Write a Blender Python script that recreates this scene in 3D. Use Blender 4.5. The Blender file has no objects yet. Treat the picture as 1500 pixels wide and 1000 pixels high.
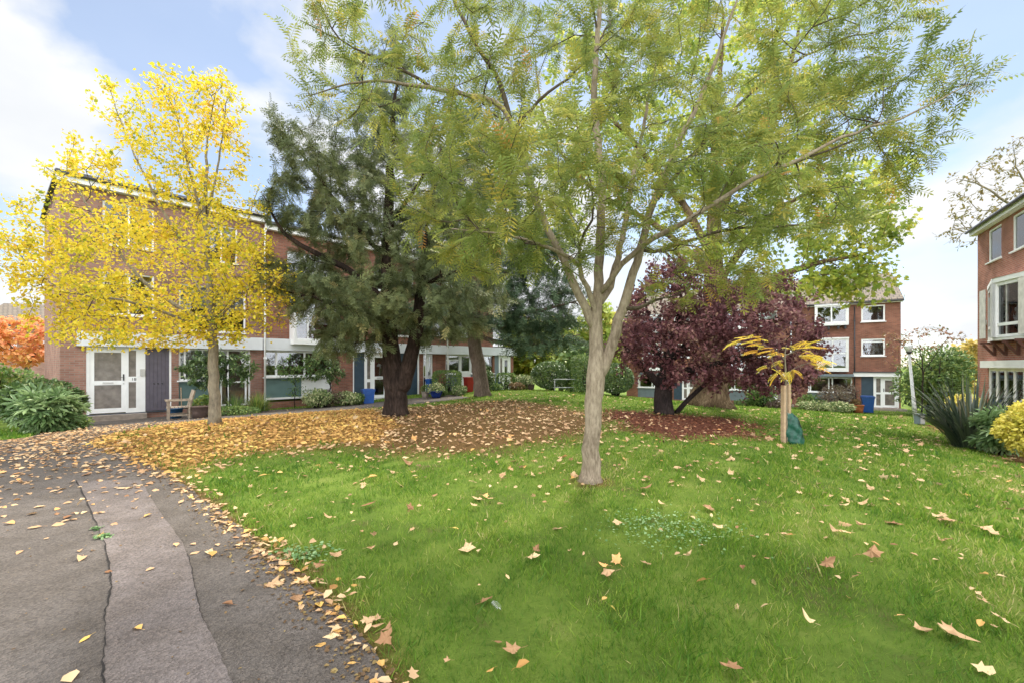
import bpy, math, random
import numpy as np
from mathutils import Vector, Matrix

random.seed(7)
RNG = np.random.default_rng(11)
scene = bpy.context.scene
C = scene.collection
R = math.radians

# ------------------------------------------------------------------ camera, sky, sun, exposure
EYE, YH, F = 1.55, 535.0, 640.0          # eye height, horizon row and focal length in photo pixels
cam = bpy.data.cameras.new('camera'); cam.lens = F / 1500 * 36; cam.sensor_width = 36
cam.shift_y = (YH - 500) / 1500; cam.clip_start = 0.05; cam.clip_end = 2000
co = bpy.data.objects.new('camera', cam); C.objects.link(co)
co.location = (0, 0, EYE); co.rotation_euler = (R(90), 0, 0)
scene.camera = co

SUN_AZ, SUN_EL = R(20), R(52)            # from straight ahead (+Y), turned to the right
w = bpy.data.worlds.new('World'); scene.world = w; w.use_nodes = True
nt = w.node_tree; nt.nodes.clear()
def wn(t, **k):
    n = nt.nodes.new(t)
    for a, b in k.items(): setattr(n, a, b)
    return n
def wl(a, b): nt.links.new(a, b)
sky = wn('ShaderNodeTexSky', sky_type='NISHITA', sun_disc=False, sun_elevation=SUN_EL, sun_rotation=SUN_AZ, air_density=1.0, dust_density=0.1, ozone_density=1.3)
tcw = wn('ShaderNodeTexCoord'); sep = wn('ShaderNodeSeparateXYZ'); wl(tcw.outputs['Generated'], sep.inputs[0])
def wmath(op, a, b=None):
    n = wn('ShaderNodeMath', operation=op)
    for i, v in enumerate((a, b)):
        if v is None: continue
        if isinstance(v, (int, float)): n.inputs[i].default_value = v
        else: wl(v, n.inputs[i])
    return n.outputs[0]
mp = wn('ShaderNodeMapping'); mp.inputs['Location'].default_value = (13.769241, -4.303813, -0.06977); mp.inputs['Scale'].default_value = (1, 1, 1.9); wl(tcw.outputs['Generated'], mp.inputs[0])
no = wn('ShaderNodeTexNoise'); no.inputs['Scale'].default_value = 1.9; no.inputs['Detail'].default_value = 9; no.inputs['Roughness'].default_value = 0.5; no.inputs['Distortion'].default_value = 0.25
wl(mp.outputs[0], no.inputs['Vector'])
rp = wn('ShaderNodeValToRGB'); rp.color_ramp.elements[0].position = 0.43; rp.color_ramp.elements[1].position = 0.53
wl(no.outputs[0], rp.inputs[0])
hz = wn('ShaderNodeMapRange'); hz.inputs[1].default_value = 0.0; hz.inputs[2].default_value = 0.30; hz.inputs[3].default_value = 0.35; hz.inputs[4].default_value = 0.0
wl(sep.outputs[2], hz.inputs[0])
mask = wmath('MINIMUM', wmath('ADD', wmath('MULTIPLY', wmath('ADD', rp.outputs[0], hz.outputs[0]), 0.70), 0.30), 1.0)   # thin high haze whitens the blue
n2 = wn('ShaderNodeTexNoise'); n2.inputs['Scale'].default_value = 3.5; n2.inputs['Detail'].default_value = 6; wl(mp.outputs[0], n2.inputs['Vector'])
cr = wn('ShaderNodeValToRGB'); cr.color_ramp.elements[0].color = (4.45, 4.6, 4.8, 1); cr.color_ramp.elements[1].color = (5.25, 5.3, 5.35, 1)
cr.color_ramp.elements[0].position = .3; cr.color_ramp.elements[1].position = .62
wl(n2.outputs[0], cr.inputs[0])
# unseen clouds behind the camera and overhead are brightened as added fill for shadows
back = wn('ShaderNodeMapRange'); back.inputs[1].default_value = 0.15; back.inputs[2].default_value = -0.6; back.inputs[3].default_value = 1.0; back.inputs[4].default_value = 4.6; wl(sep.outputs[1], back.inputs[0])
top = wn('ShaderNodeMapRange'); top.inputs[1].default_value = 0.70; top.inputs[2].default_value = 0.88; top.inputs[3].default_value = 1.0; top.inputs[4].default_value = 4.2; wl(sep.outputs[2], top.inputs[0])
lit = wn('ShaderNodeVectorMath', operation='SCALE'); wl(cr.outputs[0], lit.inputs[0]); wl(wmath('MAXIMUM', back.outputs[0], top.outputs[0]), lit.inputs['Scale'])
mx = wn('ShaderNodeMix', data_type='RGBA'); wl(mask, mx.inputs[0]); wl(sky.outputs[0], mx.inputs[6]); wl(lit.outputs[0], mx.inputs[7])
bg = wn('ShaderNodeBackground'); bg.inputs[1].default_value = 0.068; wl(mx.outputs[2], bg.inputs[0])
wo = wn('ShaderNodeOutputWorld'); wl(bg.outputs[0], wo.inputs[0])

sl = bpy.data.lights.new('sun', 'SUN'); sl.energy = 2.0; sl.angle = R(10); sl.color = (1, .93, .80)
so = bpy.data.objects.new('sun', sl); C.objects.link(so)
sdir = Vector((math.sin(SUN_AZ) * math.cos(SUN_EL), math.cos(SUN_AZ) * math.cos(SUN_EL), math.sin(SUN_EL)))
so.rotation_euler = sdir.to_track_quat('Z', 'Y').to_euler(); so.location = (0, 0, 30)
vs = scene.view_settings; vs.view_transform = 'Standard'; vs.look = 'None'; vs.exposure = 1.58; vs.gamma = 1
scene.cycles.max_bounces = 8; scene.cycles.transparent_max_bounces = 12; scene.cycles.use_denoising = True

# ------------------------------------------------------------------ small helpers
def W(px, py, Y): return np.array([(px - 750) / F * Y, Y, EYE - (py - YH) / F * Y])

_tp = [(0, 0, 0), (-4, 0, 0), (4, 0, -.03), (-9, 3, -.06), (1.07, 5.9, -.015), (-2, 4, 0), (5, 4, -.05), (9, 3, -.12), (-14, 9, -.22)]
for px, py, Y in [(170, 617, 14.8), (40, 640, 10.0), (-200, 640, 12), (315, 620, 11), (582, 607, 13), (540, 592, 20), (705, 580, 21.5), (800, 571, 24), (900, 582, 22), (972, 605, 14.5),
                  (1040, 594, 19.5), (1147, 648, 9.25), (1162, 606, 20), (1200, 601, 27), (1310, 602, 28.5), (1342, 613, 23), (1425, 657, 11.5), (1432, 612, 18.5), (1065, 592, 33), (930, 582, 38), (640, 575, 24), (740, 571, 29), (1490, 680, 9)]:
    p = W(px, py, Y); _tp.append((p[0], p[1], p[2]))
_tp += [(-40, 30, -.4), (-20, 50, -.6), (0, 60, -1.6), (40, 60, -3), (45, 20, -1.4), (30, 8, -.7), (-30, -10, 0), (30, -10, 0), (0, -20, 0), (0, 40, -.8), (-30, 10, -.3)]
_tp = np.array(_tp)
def _phi(d2): return np.sqrt(d2 + 9.0)
_A = _phi(((_tp[:, None, :2] - _tp[None, :, :2]) ** 2).sum(-1)) + np.eye(len(_tp)) * -.35
_w = np.linalg.solve(_A, _tp[:, 2])
def hz_arr(x, y):
    x = np.asarray(x, float); y = np.asarray(y, float); out = np.zeros_like(x)
    for (a, b, _), k in zip(_tp, _w): out += k * _phi((x - a) ** 2 + (y - b) ** 2)
    fade = np.clip((np.hypot(x, y - 15) - 45) / 40, 0, 1)
    return out * (1 - fade) + fade * -2.0
def gz(x, y): return float(hz_arr(np.array([x]), np.array([y]))[0])
_Yr = np.concatenate([np.arange(1.2, 12, .05), np.arange(12, 60, .2)])
def G(px, py):
    """ground point seen at a photo pixel"""
    X = (px - 750) / F * _Yr; Z = EYE - (py - YH) / F * _Yr
    below = np.nonzero(Z < hz_arr(X, _Yr))[0]
    i = below[0] if len(below) else len(_Yr) - 1
    Y = _Yr[i]; return np.array([(px - 750) / F * Y, Y, gz((px - 750) / F * Y, Y)])
def on(p, dz=0): return (float(p[0]), float(p[1]), gz(p[0], p[1]) + dz)

def nrm(v):
    v = np.asarray(v, float); return v / (np.linalg.norm(v, axis=-1, keepdims=True) + 1e-9)

def make_mesh(name, V, loops, lstart, ltot, mats, midx=None, tone=None, smooth=False):
    me = bpy.data.meshes.new(name)
    V = np.asarray(V, np.float32); me.vertices.add(len(V)); me.vertices.foreach_set('co', V.ravel())
    me.loops.add(len(loops)); me.loops.foreach_set('vertex_index', np.asarray(loops, np.int32))
    me.polygons.add(len(lstart)); me.polygons.foreach_set('loop_start', np.asarray(lstart, np.int32))
    try: me.polygons.foreach_set('loop_total', np.asarray(ltot, np.int32))
    except Exception: pass
    for m in (mats if isinstance(mats, (list, tuple)) else [mats]): me.materials.append(m)
    if midx is not None: me.polygons.foreach_set('material_index', np.asarray(midx, np.int32))
    if smooth: me.polygons.foreach_set('use_smooth', np.ones(len(lstart), bool))
    me.update(calc_edges=True)
    if tone is not None:
        at = me.attributes.new('tone', 'FLOAT', 'POINT'); at.data.foreach_set('value', np.asarray(tone, np.float32))
    return me

def link(name, me, parent=None, loc=None):
    o = bpy.data.objects.new(name, me); C.objects.link(o)
    if parent is not None: o.parent = parent
    if loc is not None: o.location = loc
    return o
def tag(o, label=None, cat=None, group=None, kind=None):
    for k, v in (('label', label), ('category', cat), ('group', group), ('kind', kind)):
        if v: o[k] = v
    return o
def thing(name, label, cat, loc=(0, 0, 0), rz=0, group=None):
    o = bpy.data.objects.new(name, None); C.objects.link(o); o.location = loc; o.rotation_euler = (0, 0, rz); o.empty_display_size = .2
    return tag(o, label, cat, group)
def copy_thing(src, loc, rz=0, label=None):
    r = src.copy(); C.objects.link(r); r.location = loc; r.rotation_euler = (0, 0, rz)
    if label: r['label'] = label
    for ch in src.children:
        c = ch.copy(); C.objects.link(c); c.parent = r
        for g in ch.children:
            d = g.copy(); C.objects.link(d); d.parent = c
    return r

class MB:
    """collects shapes into one mesh"""
    def __init__(s): s.V = []; s.L = []; s.T = []; s.n = 0; s.sm = []
    def add(s, V, faces, smooth=False):
        V = np.asarray(V, float); s.V.append(V)
        for f in faces: s.L.extend([i + s.n for i in f]); s.T.append(len(f)); s.sm.append(smooth)
        s.n += len(V); return s
    def box(s, x0, x1, y0, y1, z0, z1, M=None, bev=0):
        if x1 < x0: x0, x1 = x1, x0
        if y1 < y0: y0, y1 = y1, y0
        if z1 < z0: z0, z1 = z1, z0
        V = np.array([[x, y, z] for z in (z0, z1) for y in (y0, y1) for x in (x0, x1)], float)
        if M is not None: V = V @ np.array(M.to_3x3()).T + np.array(M.translation)
        return s.add(V, [(0, 2, 3, 1), (4, 5, 7, 6), (0, 1, 5, 4), (2, 6, 7, 3), (0, 4, 6, 2), (1, 3, 7, 5)])
    def tube(s, pts, rad, sides=8, caps=True, smooth=True, flute=None):
        P = np.asarray(pts, float); n = len(P); rad = np.broadcast_to(np.asarray(rad, float), (n,))
        T = np.gradient(P, axis=0) if n > 1 else np.array([[0, 0, 1.]])
        T = nrm(T); a = np.array([1., 0, 0]) if abs(T[0, 0]) < .8 else np.array([0, 1., 0])
        N = nrm(np.cross(T[0], a)); V = np.zeros((n, sides, 3)); ang = np.arange(sides) * 2 * math.pi / sides
        for i in range(n):
            N = nrm(N - T[i] * np.dot(N, T[i])); B = np.cross(T[i], N)
            fl = 1.0 if flute is None else (1 + flute[0] * math.exp(-i / flute[2]) * (np.cos(ang * flute[1] + .6) + .45 * np.cos(ang * (2 * flute[1] + 1) + 1.7)) + .25 * flute[0] * np.cos(ang * (flute[1] + 2) + .35 * i))[:, None]
            V[i] = P[i] + rad[i] * fl * (np.cos(ang)[:, None] * N + np.sin(ang)[:, None] * B)
        F_ = []
        for i in range(n - 1):
            for j in range(sides):
                k = (j + 1) % sides; F_.append((i * sides + j, i * sides + k, (i + 1) * sides + k, (i + 1) * sides + j))
        if caps: F_.append(tuple(range(sides - 1, -1, -1))); F_.append(tuple((n - 1) * sides + j for j in range(sides)))
        return s.add(V.reshape(-1, 3), F_, smooth)
    def lathe(s, prof, sides=20, c=(0, 0, 0), jit=0):
        V = []; n = len(prof)
        for r, z in prof:
            for j in range(sides):
                a = j * 2 * math.pi / sides; V.append((c[0] + r * math.cos(a), c[1] + r * math.sin(a), c[2] + z))
        F_ = [(i * sides + j, i * sides + (j + 1) % sides, (i + 1) * sides + (j + 1) % sides, (i + 1) * sides + j) for i in range(n - 1) for j in range(sides)]
        F_.append(tuple(range(sides - 1, -1, -1))); F_.append(tuple((n - 1) * sides + j for j in range(sides)))
        return s.add(V, F_, True)
    def prism(s, poly, y0, y1):
        """poly in (x, z), extruded along y"""
        n = len(poly); V = [(x, y0, z) for x, z in poly] + [(x, y1, z) for x, z in poly]
        return s.add(V, [tuple(range(n)), tuple(range(2 * n - 1, n - 1, -1))] + [(i, i + n, (i + 1) % n + n, (i + 1) % n) for i in range(n)])
    def build(s, name, mat, parent=None, loc=None, tone=None):
        V = np.concatenate(s.V); T = np.array(s.T); st = np.concatenate([[0], np.cumsum(T)[:-1]])
        me = make_mesh(name, V, s.L, st, T, mat, tone=tone)
        me.polygons.foreach_set('use_smooth', np.array(s.sm, bool))
        return link(name, me, parent, loc)

def scatter_mesh(name, tv, tf, pos, A, N, scale, tone, mat, sy=None):
    """one mesh holding a template at many places; A: axis, N: normal"""
    A = nrm(A); N = nrm(N - A * (N * A).sum(-1, keepdims=True)); B = np.cross(N, A)
    tv = np.asarray(tv, float); k = len(pos); m = len(tv)
    scale = np.broadcast_to(np.asarray(scale, float), (k,))[:, None, None]
    tvv = np.broadcast_to(tv, (k, m, 3))
    if sy is not None: tvv = tvv * np.stack([np.ones(k), sy, np.ones(k)], -1)[:, None, :]
    V = pos[:, None, :] + scale * (tvv[..., 0:1] * A[:, None, :] + tvv[..., 1:2] * B[:, None, :] + tvv[..., 2:3] * N[:, None, :])
    fl = np.array([i for f in tf for i in f]); ft = np.array([len(f) for f in tf])
    loops = (fl[None, :] + np.arange(k)[:, None] * m).ravel(); T = np.tile(ft, k); st = np.concatenate([[0], np.cumsum(T)[:-1]])
    return make_mesh(name, V.reshape(-1, 3), loops, st, T, mat, tone=np.repeat(tone, m))

# ------------------------------------------------------------------ materials
MATS = {}
def newmat(name):
    m = bpy.data.materials.new(name); m.use_nodes = True; n = m.node_tree; n.nodes.clear()
    out = n.nodes.new('ShaderNodeOutputMaterial'); return m, n, out
def N_(n, t, **k):
    q = n.nodes.new(t)
    for a, b in k.items():
        if a.startswith('i_'): q.inputs[a[2:]].default_value = b
        else: setattr(q, a, b)
    return q
def ramp(n, fac, stops):
    q = n.nodes.new('ShaderNodeValToRGB'); e = q.color_ramp.elements
    while len(e) < len(stops): e.new(.5)
    for el, (p, c) in zip(e, stops): el.position = p; el.color = (*c, 1)
    n.links.new(fac, q.inputs[0]); return q.outputs[0]
def plain(name, col, rough=.6, var=.12, scale=6, bump=0, bscale=40, metal=0, coords='Object', spec=.4):
    """one colour with some wear: soft noise in tone and a little relief"""
    m, n, out = newmat(name)
    tc = N_(n, 'ShaderNodeTexCoord'); no = N_(n, 'ShaderNodeTexNoise', i_Scale=scale, i_Detail=6)
    n.links.new(tc.outputs[coords], no.inputs['Vector'])
    lo = tuple(c * (1 - var) for c in col); hi = tuple(min(1, c * (1 + var)) for c in col)
    c = ramp(n, no.outputs[0], [(.3, lo), (.7, hi)])
    b = N_(n, 'ShaderNodeBsdfPrincipled', i_Roughness=rough, i_Metallic=metal); b.inputs['Specular IOR Level'].default_value = spec
    n.links.new(c, b.inputs['Base Color'])
    if bump:
        nb = N_(n, 'ShaderNodeTexNoise', i_Scale=bscale, i_Detail=8); n.links.new(tc.outputs[coords], nb.inputs['Vector'])
        bp = N_(n, 'ShaderNodeBump', i_Strength=bump, i_Distance=.02); n.links.new(nb.outputs[0], bp.inputs['Height']); n.links.new(bp.outputs[0], b.inputs['Normal'])
    n.links.new(b.outputs[0], out.inputs[0]); MATS[name] = m; return m
def leafmat(name, stops, trans=.4, rough=.5, spec=.3, tmul=1.3):
    """leaf: colour from the per-leaf tone, partly translucent"""
    m, n, out = newmat(name)
    at = N_(n, 'ShaderNodeAttribute', attribute_name='tone')
    c = ramp(n, at.outputs['Fac'], stops)
    b = N_(n, 'ShaderNodeBsdfPrincipled', i_Roughness=rough); b.inputs['Specular IOR Level'].default_value = spec
    t = N_(n, 'ShaderNodeBsdfTranslucent'); g = N_(n, 'ShaderNodeGamma'); g.inputs[1].default_value = 1 / tmul
    n.links.new(c, b.inputs['Base Color']); n.links.new(c, g.inputs[0]); n.links.new(g.outputs[0], t.inputs[0])
    mx = N_(n, 'ShaderNodeMixShader'); mx.inputs[0].default_value = trans
    n.links.new(b.outputs[0], mx.inputs[1]); n.links.new(t.outputs[0], mx.inputs[2]); n.links.new(mx.outputs[0], out.inputs[0]); MATS[name] = m; return m
def barkmat(name, c0, c1, c2, scale=8, bump=.6, stretch=.18):
    m, n, out = newmat(name)
    tc = N_(n, 'ShaderNodeTexCoord'); mp = N_(n, 'ShaderNodeMapping'); mp.inputs['Scale'].default_value = (1, 1, stretch)
    n.links.new(tc.outputs['Object'], mp.inputs[0])
    no = N_(n, 'ShaderNodeTexNoise', i_Scale=scale * 2.2, i_Detail=9, i_Roughness=.65); n.links.new(mp.outputs[0], no.inputs['Vector'])
    n3 = N_(n, 'ShaderNodeTexNoise', i_Scale=2.2, i_Detail=5); n.links.new(tc.outputs['Object'], n3.inputs['Vector'])
    ad = N_(n, 'ShaderNodeMath', operation='MULTIPLY_ADD'); ad.inputs[1].default_value = .6; n.links.new(no.outputs[0], ad.inputs[0])
    m2 = N_(n, 'ShaderNodeMath', operation='MULTIPLY'); m2.inputs[1].default_value = .4; n.links.new(n3.outputs[0], m2.inputs[0]); n.links.new(m2.outputs[0], ad.inputs[2])
    c = ramp(n, ad.outputs[0], [(.34, c0), (.5, c1), (.66, c2)])
    b = N_(n, 'ShaderNodeBsdfPrincipled', i_Roughness=.9); b.inputs['Specular IOR Level'].default_value = .15; n.links.new(c, b.inputs['Base Color'])
    bp = N_(n, 'ShaderNodeBump', i_Strength=bump, i_Distance=.03); n.links.new(no.outputs[0], bp.inputs['Height']); n.links.new(bp.outputs[0], b.inputs['Normal'])
    n.links.new(b.outputs[0], out.inputs[0]); MATS[name] = m; return m
def brickmat(name, a, b_, mortar):
    m, n, out = newmat(name)
    tc = N_(n, 'ShaderNodeTexCoord'); sp = N_(n, 'ShaderNodeSeparateXYZ'); n.links.new(tc.outputs['Object'], sp.inputs[0])
    ad = N_(n, 'ShaderNodeMath', operation='ADD'); n.links.new(sp.outputs[0], ad.inputs[0]); n.links.new(sp.outputs[1], ad.inputs[1])
    cb = N_(n, 'ShaderNodeCombineXYZ'); n.links.new(ad.outputs[0], cb.inputs[0]); n.links.new(sp.outputs[2], cb.inputs[1])
    bt = N_(n, 'ShaderNodeTexBrick'); bt.inputs['Scale'].default_value = 1; bt.inputs['Brick Width'].default_value = .225; bt.inputs['Row Height'].default_value = .075
    bt.inputs['Mortar Size'].default_value = .009; bt.inputs['Mortar Smooth'].default_value = .2; bt.inputs['Bias'].default_value = -.1
    bt.inputs['Color1'].default_value = (*a, 1); bt.inputs['Color2'].default_value = (*b_, 1); bt.inputs['Mortar'].default_value = (*mortar, 1)
    n.links.new(cb.outputs[0], bt.inputs['Vector'])
    no = N_(n, 'ShaderNodeTexNoise', i_Scale=1.3, i_Detail=7); n.links.new(tc.outputs['Object'], no.inputs['Vector'])
    mr = N_(n, 'ShaderNodeMapRange'); mr.inputs[1].default_value = .3; mr.inputs[2].default_value = .7; mr.inputs[3].default_value = .72; mr.inputs[4].default_value = 1.2
    n.links.new(no.outputs[0], mr.inputs[0])
    mu = N_(n, 'ShaderNodeMix', data_type='RGBA', blend_type='MULTIPLY'); mu.inputs[0].default_value = 1
    n.links.new(bt.outputs[0], mu.inputs[6]); n.links.new(mr.outputs[0], mu.inputs[7])
    p = N_(n, 'ShaderNodeBsdfPrincipled', i_Roughness=.85); n.links.new(mu.outputs[2], p.inputs['Base Color']); p.inputs['Specular IOR Level'].default_value = .2
    bp = N_(n, 'ShaderNodeBump', i_Strength=.5, i_Distance=.01); bp.invert = True; n.links.new(bt.outputs['Fac'], bp.inputs['Height']); n.links.new(bp.outputs[0], p.inputs['Normal'])
    n.links.new(p.outputs[0], out.inputs[0]); MATS[name] = m; return m
def glassmat(name, tint=(.85, .87, .88), base=.05):
    m, n, out = newmat(name)
    g = N_(n, 'ShaderNodeBsdfGlossy', i_Roughness=.015); g.inputs[0].default_value = (.95, .97, 1, 1)
    t = N_(n, 'ShaderNodeBsdfTransparent'); t.inputs[0].default_value = (*tint, 1)
    f = N_(n, 'ShaderNodeFresnel', i_IOR=1.5); a = N_(n, 'ShaderNodeMath', operation='ADD'); a.inputs[1].default_value = base; a.use_clamp = True
    tc = N_(n, 'ShaderNodeTexCoord'); no = N_(n, 'ShaderNodeTexNoise', i_Scale=1.5); n.links.new(tc.outputs['Object'], no.inputs['Vector'])
    bp = N_(n, 'ShaderNodeBump', i_Strength=.06, i_Distance=.05); n.links.new(no.outputs[0], bp.inputs['Height']); n.links.new(bp.outputs[0], g.inputs['Normal'])
    n.links.new(f.outputs[0], a.inputs[0]); mx = N_(n, 'ShaderNodeMixShader')
    n.links.new(a.outputs[0], mx.inputs[0]); n.links.new(t.outputs[0], mx.inputs[1]); n.links.new(g.outputs[0], mx.inputs[2]); n.links.new(mx.outputs[0], out.inputs[0]); MATS[name] = m; return m

brick = brickmat('red_brick', (.215, .085, .055), (.31, .125, .08), (.20, .155, .125))
brick_warm = brickmat('warm_brick', (.28, .095, .065), (.38, .145, .10), (.33, .26, .21))
brick_dull = brickmat('brown_brick', (.26, .13, .10), (.36, .19, .145), (.27, .22, .18))
white = plain('white_paint', (.80, .80, .79), .45, .05, 3)
fascia_m = plain('fascia_paint', (.66, .68, .70), .5, .06, 2)
navy = plain('navy_paint', (.035, .06, .085), .45, .15, 4)
plum = plain('plum_boards', (.105, .092, .115), .55, .12, 5)
teal = plain('teal_panel', (.105, .175, .165), .4, .1, 3)
greyblue = plain('grey_blue_panel', (.16, .20, .22), .45, .1, 3)
darkmetal = plain('dark_metal', (.05, .05, .055), .4, .1, 8, metal=.5)
steel = plain('steel', (.5, .5, .5), .35, .1, 10, metal=.8)
felt = plain('roof_felt', (.10, .095, .095), .9, .25, 4, .5, 30)
glass = glassmat('window_glass')
curtain = plain('curtain_cloth', (.55, .53, .50), .9, .18, 5)
blind = plain('beige_blind', (.36, .28, .21), .9, .15, 2)
frost = plain('obscured_glass', (.17, .145, .125), .22, .35, 5, .15, 60, spec=.6)
stone = plain('step_stone', (.30, .25, .21), .9, .25, 6, .6, 25)
teak = plain('weathered_teak', (.32, .26, .20), .85, .25, 14, .4, 40)
stakewood = plain('stake_wood', (.42, .29, .18), .85, .2, 10, .4, 40)
blueplastic = plain('blue_plastic', (.012, .075, .30), .4, .12, 6)
blueglaze = plain('blue_glaze', (.012, .03, .15), .15, .3, 8)
terracotta = plain('terracotta', (.40, .13, .05), .8, .2, 8, .2, 30)
darkpot = plain('dark_pot', (.09, .06, .05), .8, .25, 8)
redplastic = plain('red_plastic', (.42, .03, .02), .45, .1, 6)
lampgrey = plain('lamp_grey', (.55, .56, .55), .5, .08, 5)
frostlamp = plain('lamp_shade', (.70, .72, .74), .35, .05, 5)
soil = plain('dark_soil', (.06, .04, .028), .95, .35, 20, .8, 50)
def tilemat():
    m, n, out = newmat('roof_tile')
    tc = N_(n, 'ShaderNodeTexCoord'); sp = N_(n, 'ShaderNodeSeparateXYZ'); n.links.new(tc.outputs['Object'], sp.inputs[0])
    cb = N_(n, 'ShaderNodeCombineXYZ'); n.links.new(sp.outputs[0], cb.inputs[0]); n.links.new(sp.outputs[1], cb.inputs[1])
    bt = N_(n, 'ShaderNodeTexBrick'); bt.inputs['Scale'].default_value = 1; bt.inputs['Brick Width'].default_value = .3; bt.inputs['Row Height'].default_value = .28; bt.inputs['Mortar Size'].default_value = .02
    bt.inputs['Color1'].default_value = (.15, .12, .09, 1); bt.inputs['Color2'].default_value = (.19, .15, .11, 1); bt.inputs['Mortar'].default_value = (.05, .045, .04, 1)
    n.links.new(cb.outputs[0], bt.inputs['Vector'])
    p = N_(n, 'ShaderNodeBsdfPrincipled', i_Roughness=.9); n.links.new(bt.outputs[0], p.inputs['Base Color'])
    bp = N_(n, 'ShaderNodeBump', i_Strength=.8, i_Distance=.02); bp.invert = True; n.links.new(bt.outputs['Fac'], bp.inputs['Height']); n.links.new(bp.outputs[0], p.inputs['Normal'])
    n.links.new(p.outputs[0], out.inputs[0]); return m
tile = tilemat()

# ------------------------------------------------------------------ ground, path, lawn zones
def cr_curve(pts, n):
    P = np.asarray(pts, float); P = np.vstack([2 * P[0] - P[1], P, 2 * P[-1] - P[-2]]); out = []
    seg = len(P) - 3
    for t in np.linspace(0, seg - 1e-6, n):
        i = int(t); u = t - i; p0, p1, p2, p3 = P[i:i + 4]
        out.append(.5 * ((2 * p1) + (-p0 + p2) * u + (2 * p0 - 5 * p1 + 4 * p2 - p3) * u ** 2 + (-p0 + 3 * p1 - 3 * p2 + p3) * u ** 3))
    return np.array(out)
edge_px = [(570, 1000), (455, 860), (385, 800), (318, 745), (250, 695), (196, 664), (165, 648), (172, 636), (215, 626), (300, 617), (430, 606), (560, 596), (640, 588), (690, 582)]
EDGE = [(.75, -3.0), (.1, .6)] + [tuple(G(*p)[:2]) for p in edge_px]
FAR = [(-14, -3.0), (-14, .6), (-14, 2.2), (-14, 3.2), (-14, 4), (-14, 5.5), (-14.2, 7), (-14.4, 8.5), tuple(G(0, 645)[:2]), tuple(G(62, 634)[:2]), tuple(G(112, 619)[:2]), tuple(G(215, 611)[:2]), tuple(G(330, 604)[:2]), tuple(G(440, 598)[:2]), tuple(G(560, 588)[:2]), tuple(G(660, 578)[:2])]
EC, FC = cr_curve(EDGE, 240), cr_curve(FAR, 240)
PATH_POLY = np.vstack([EC, FC[::-1]])
def in_poly(x, y, poly):
    x = np.asarray(x); y = np.asarray(y); ins = np.zeros(x.shape, bool); j = len(poly) - 1
    for i in range(len(poly)):
        xi, yi = poly[i]; xj, yj = poly[j]
        c = ((yi > y) != (yj > y)) & (x < (xj - xi) * (y - yi) / (yj - yi + 1e-12) + xi); ins ^= c; j = i
    return ins
def poly_sd(x, y, poly):
    d = np.full(np.shape(x), 1e9)
    for i in range(len(poly)):
        a = np.array(poly[i - 1], float); b = np.array(poly[i], float); ab = b - a
        t = np.clip(((x - a[0]) * ab[0] + (y - a[1]) * ab[1]) / (ab @ ab + 1e-12), 0, 1)
        d = np.minimum(d, np.hypot(x - a[0] - t * ab[0], y - a[1] - t * ab[1]))
    return np.where(in_poly(x, y, poly), d, -d)
def wpoly(px): return [tuple(G(*p)[:2]) for p in px]
GOLD = wpoly([(120, 655), (150, 640), (215, 627), (300, 616), (430, 605), (545, 598), (575, 625), (565, 648), (480, 655), (400, 662), (320, 676), (255, 700), (215, 690), (160, 668)])
BROWN = wpoly([(440, 622), (555, 600), (640, 592), (760, 585), (870, 604), (905, 622), (850, 648), (740, 660), (640, 664), (560, 668), (450, 660)])
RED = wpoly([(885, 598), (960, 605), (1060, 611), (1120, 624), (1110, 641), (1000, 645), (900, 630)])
BED_R = wpoly([(1345, 622), (1395, 645), (1440, 664), (1510, 690), (1600, 720), (1600, 650), (1480, 600), (1400, 603)])
def wobble(x, y, s=1.0, ph=0.0):
    return (np.sin(1.7 * x * s + ph) * np.cos(1.3 * y * s + 2.1 * ph) + .6 * np.sin(3.9 * x * s + 1.3 + ph) * np.sin(3.1 * y * s + .4) + .4 * np.sin(8.3 * x * s - 5.1 * y * s + ph)) / 2
def zone(x, y, poly, soft, wob=.5): return np.clip((poly_sd(x, y, poly) + wob * wobble(x, y, .9) ) / soft + .5, 0, 1)
def on_path(x, y): return in_poly(x, y, PATH_POLY)

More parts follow.
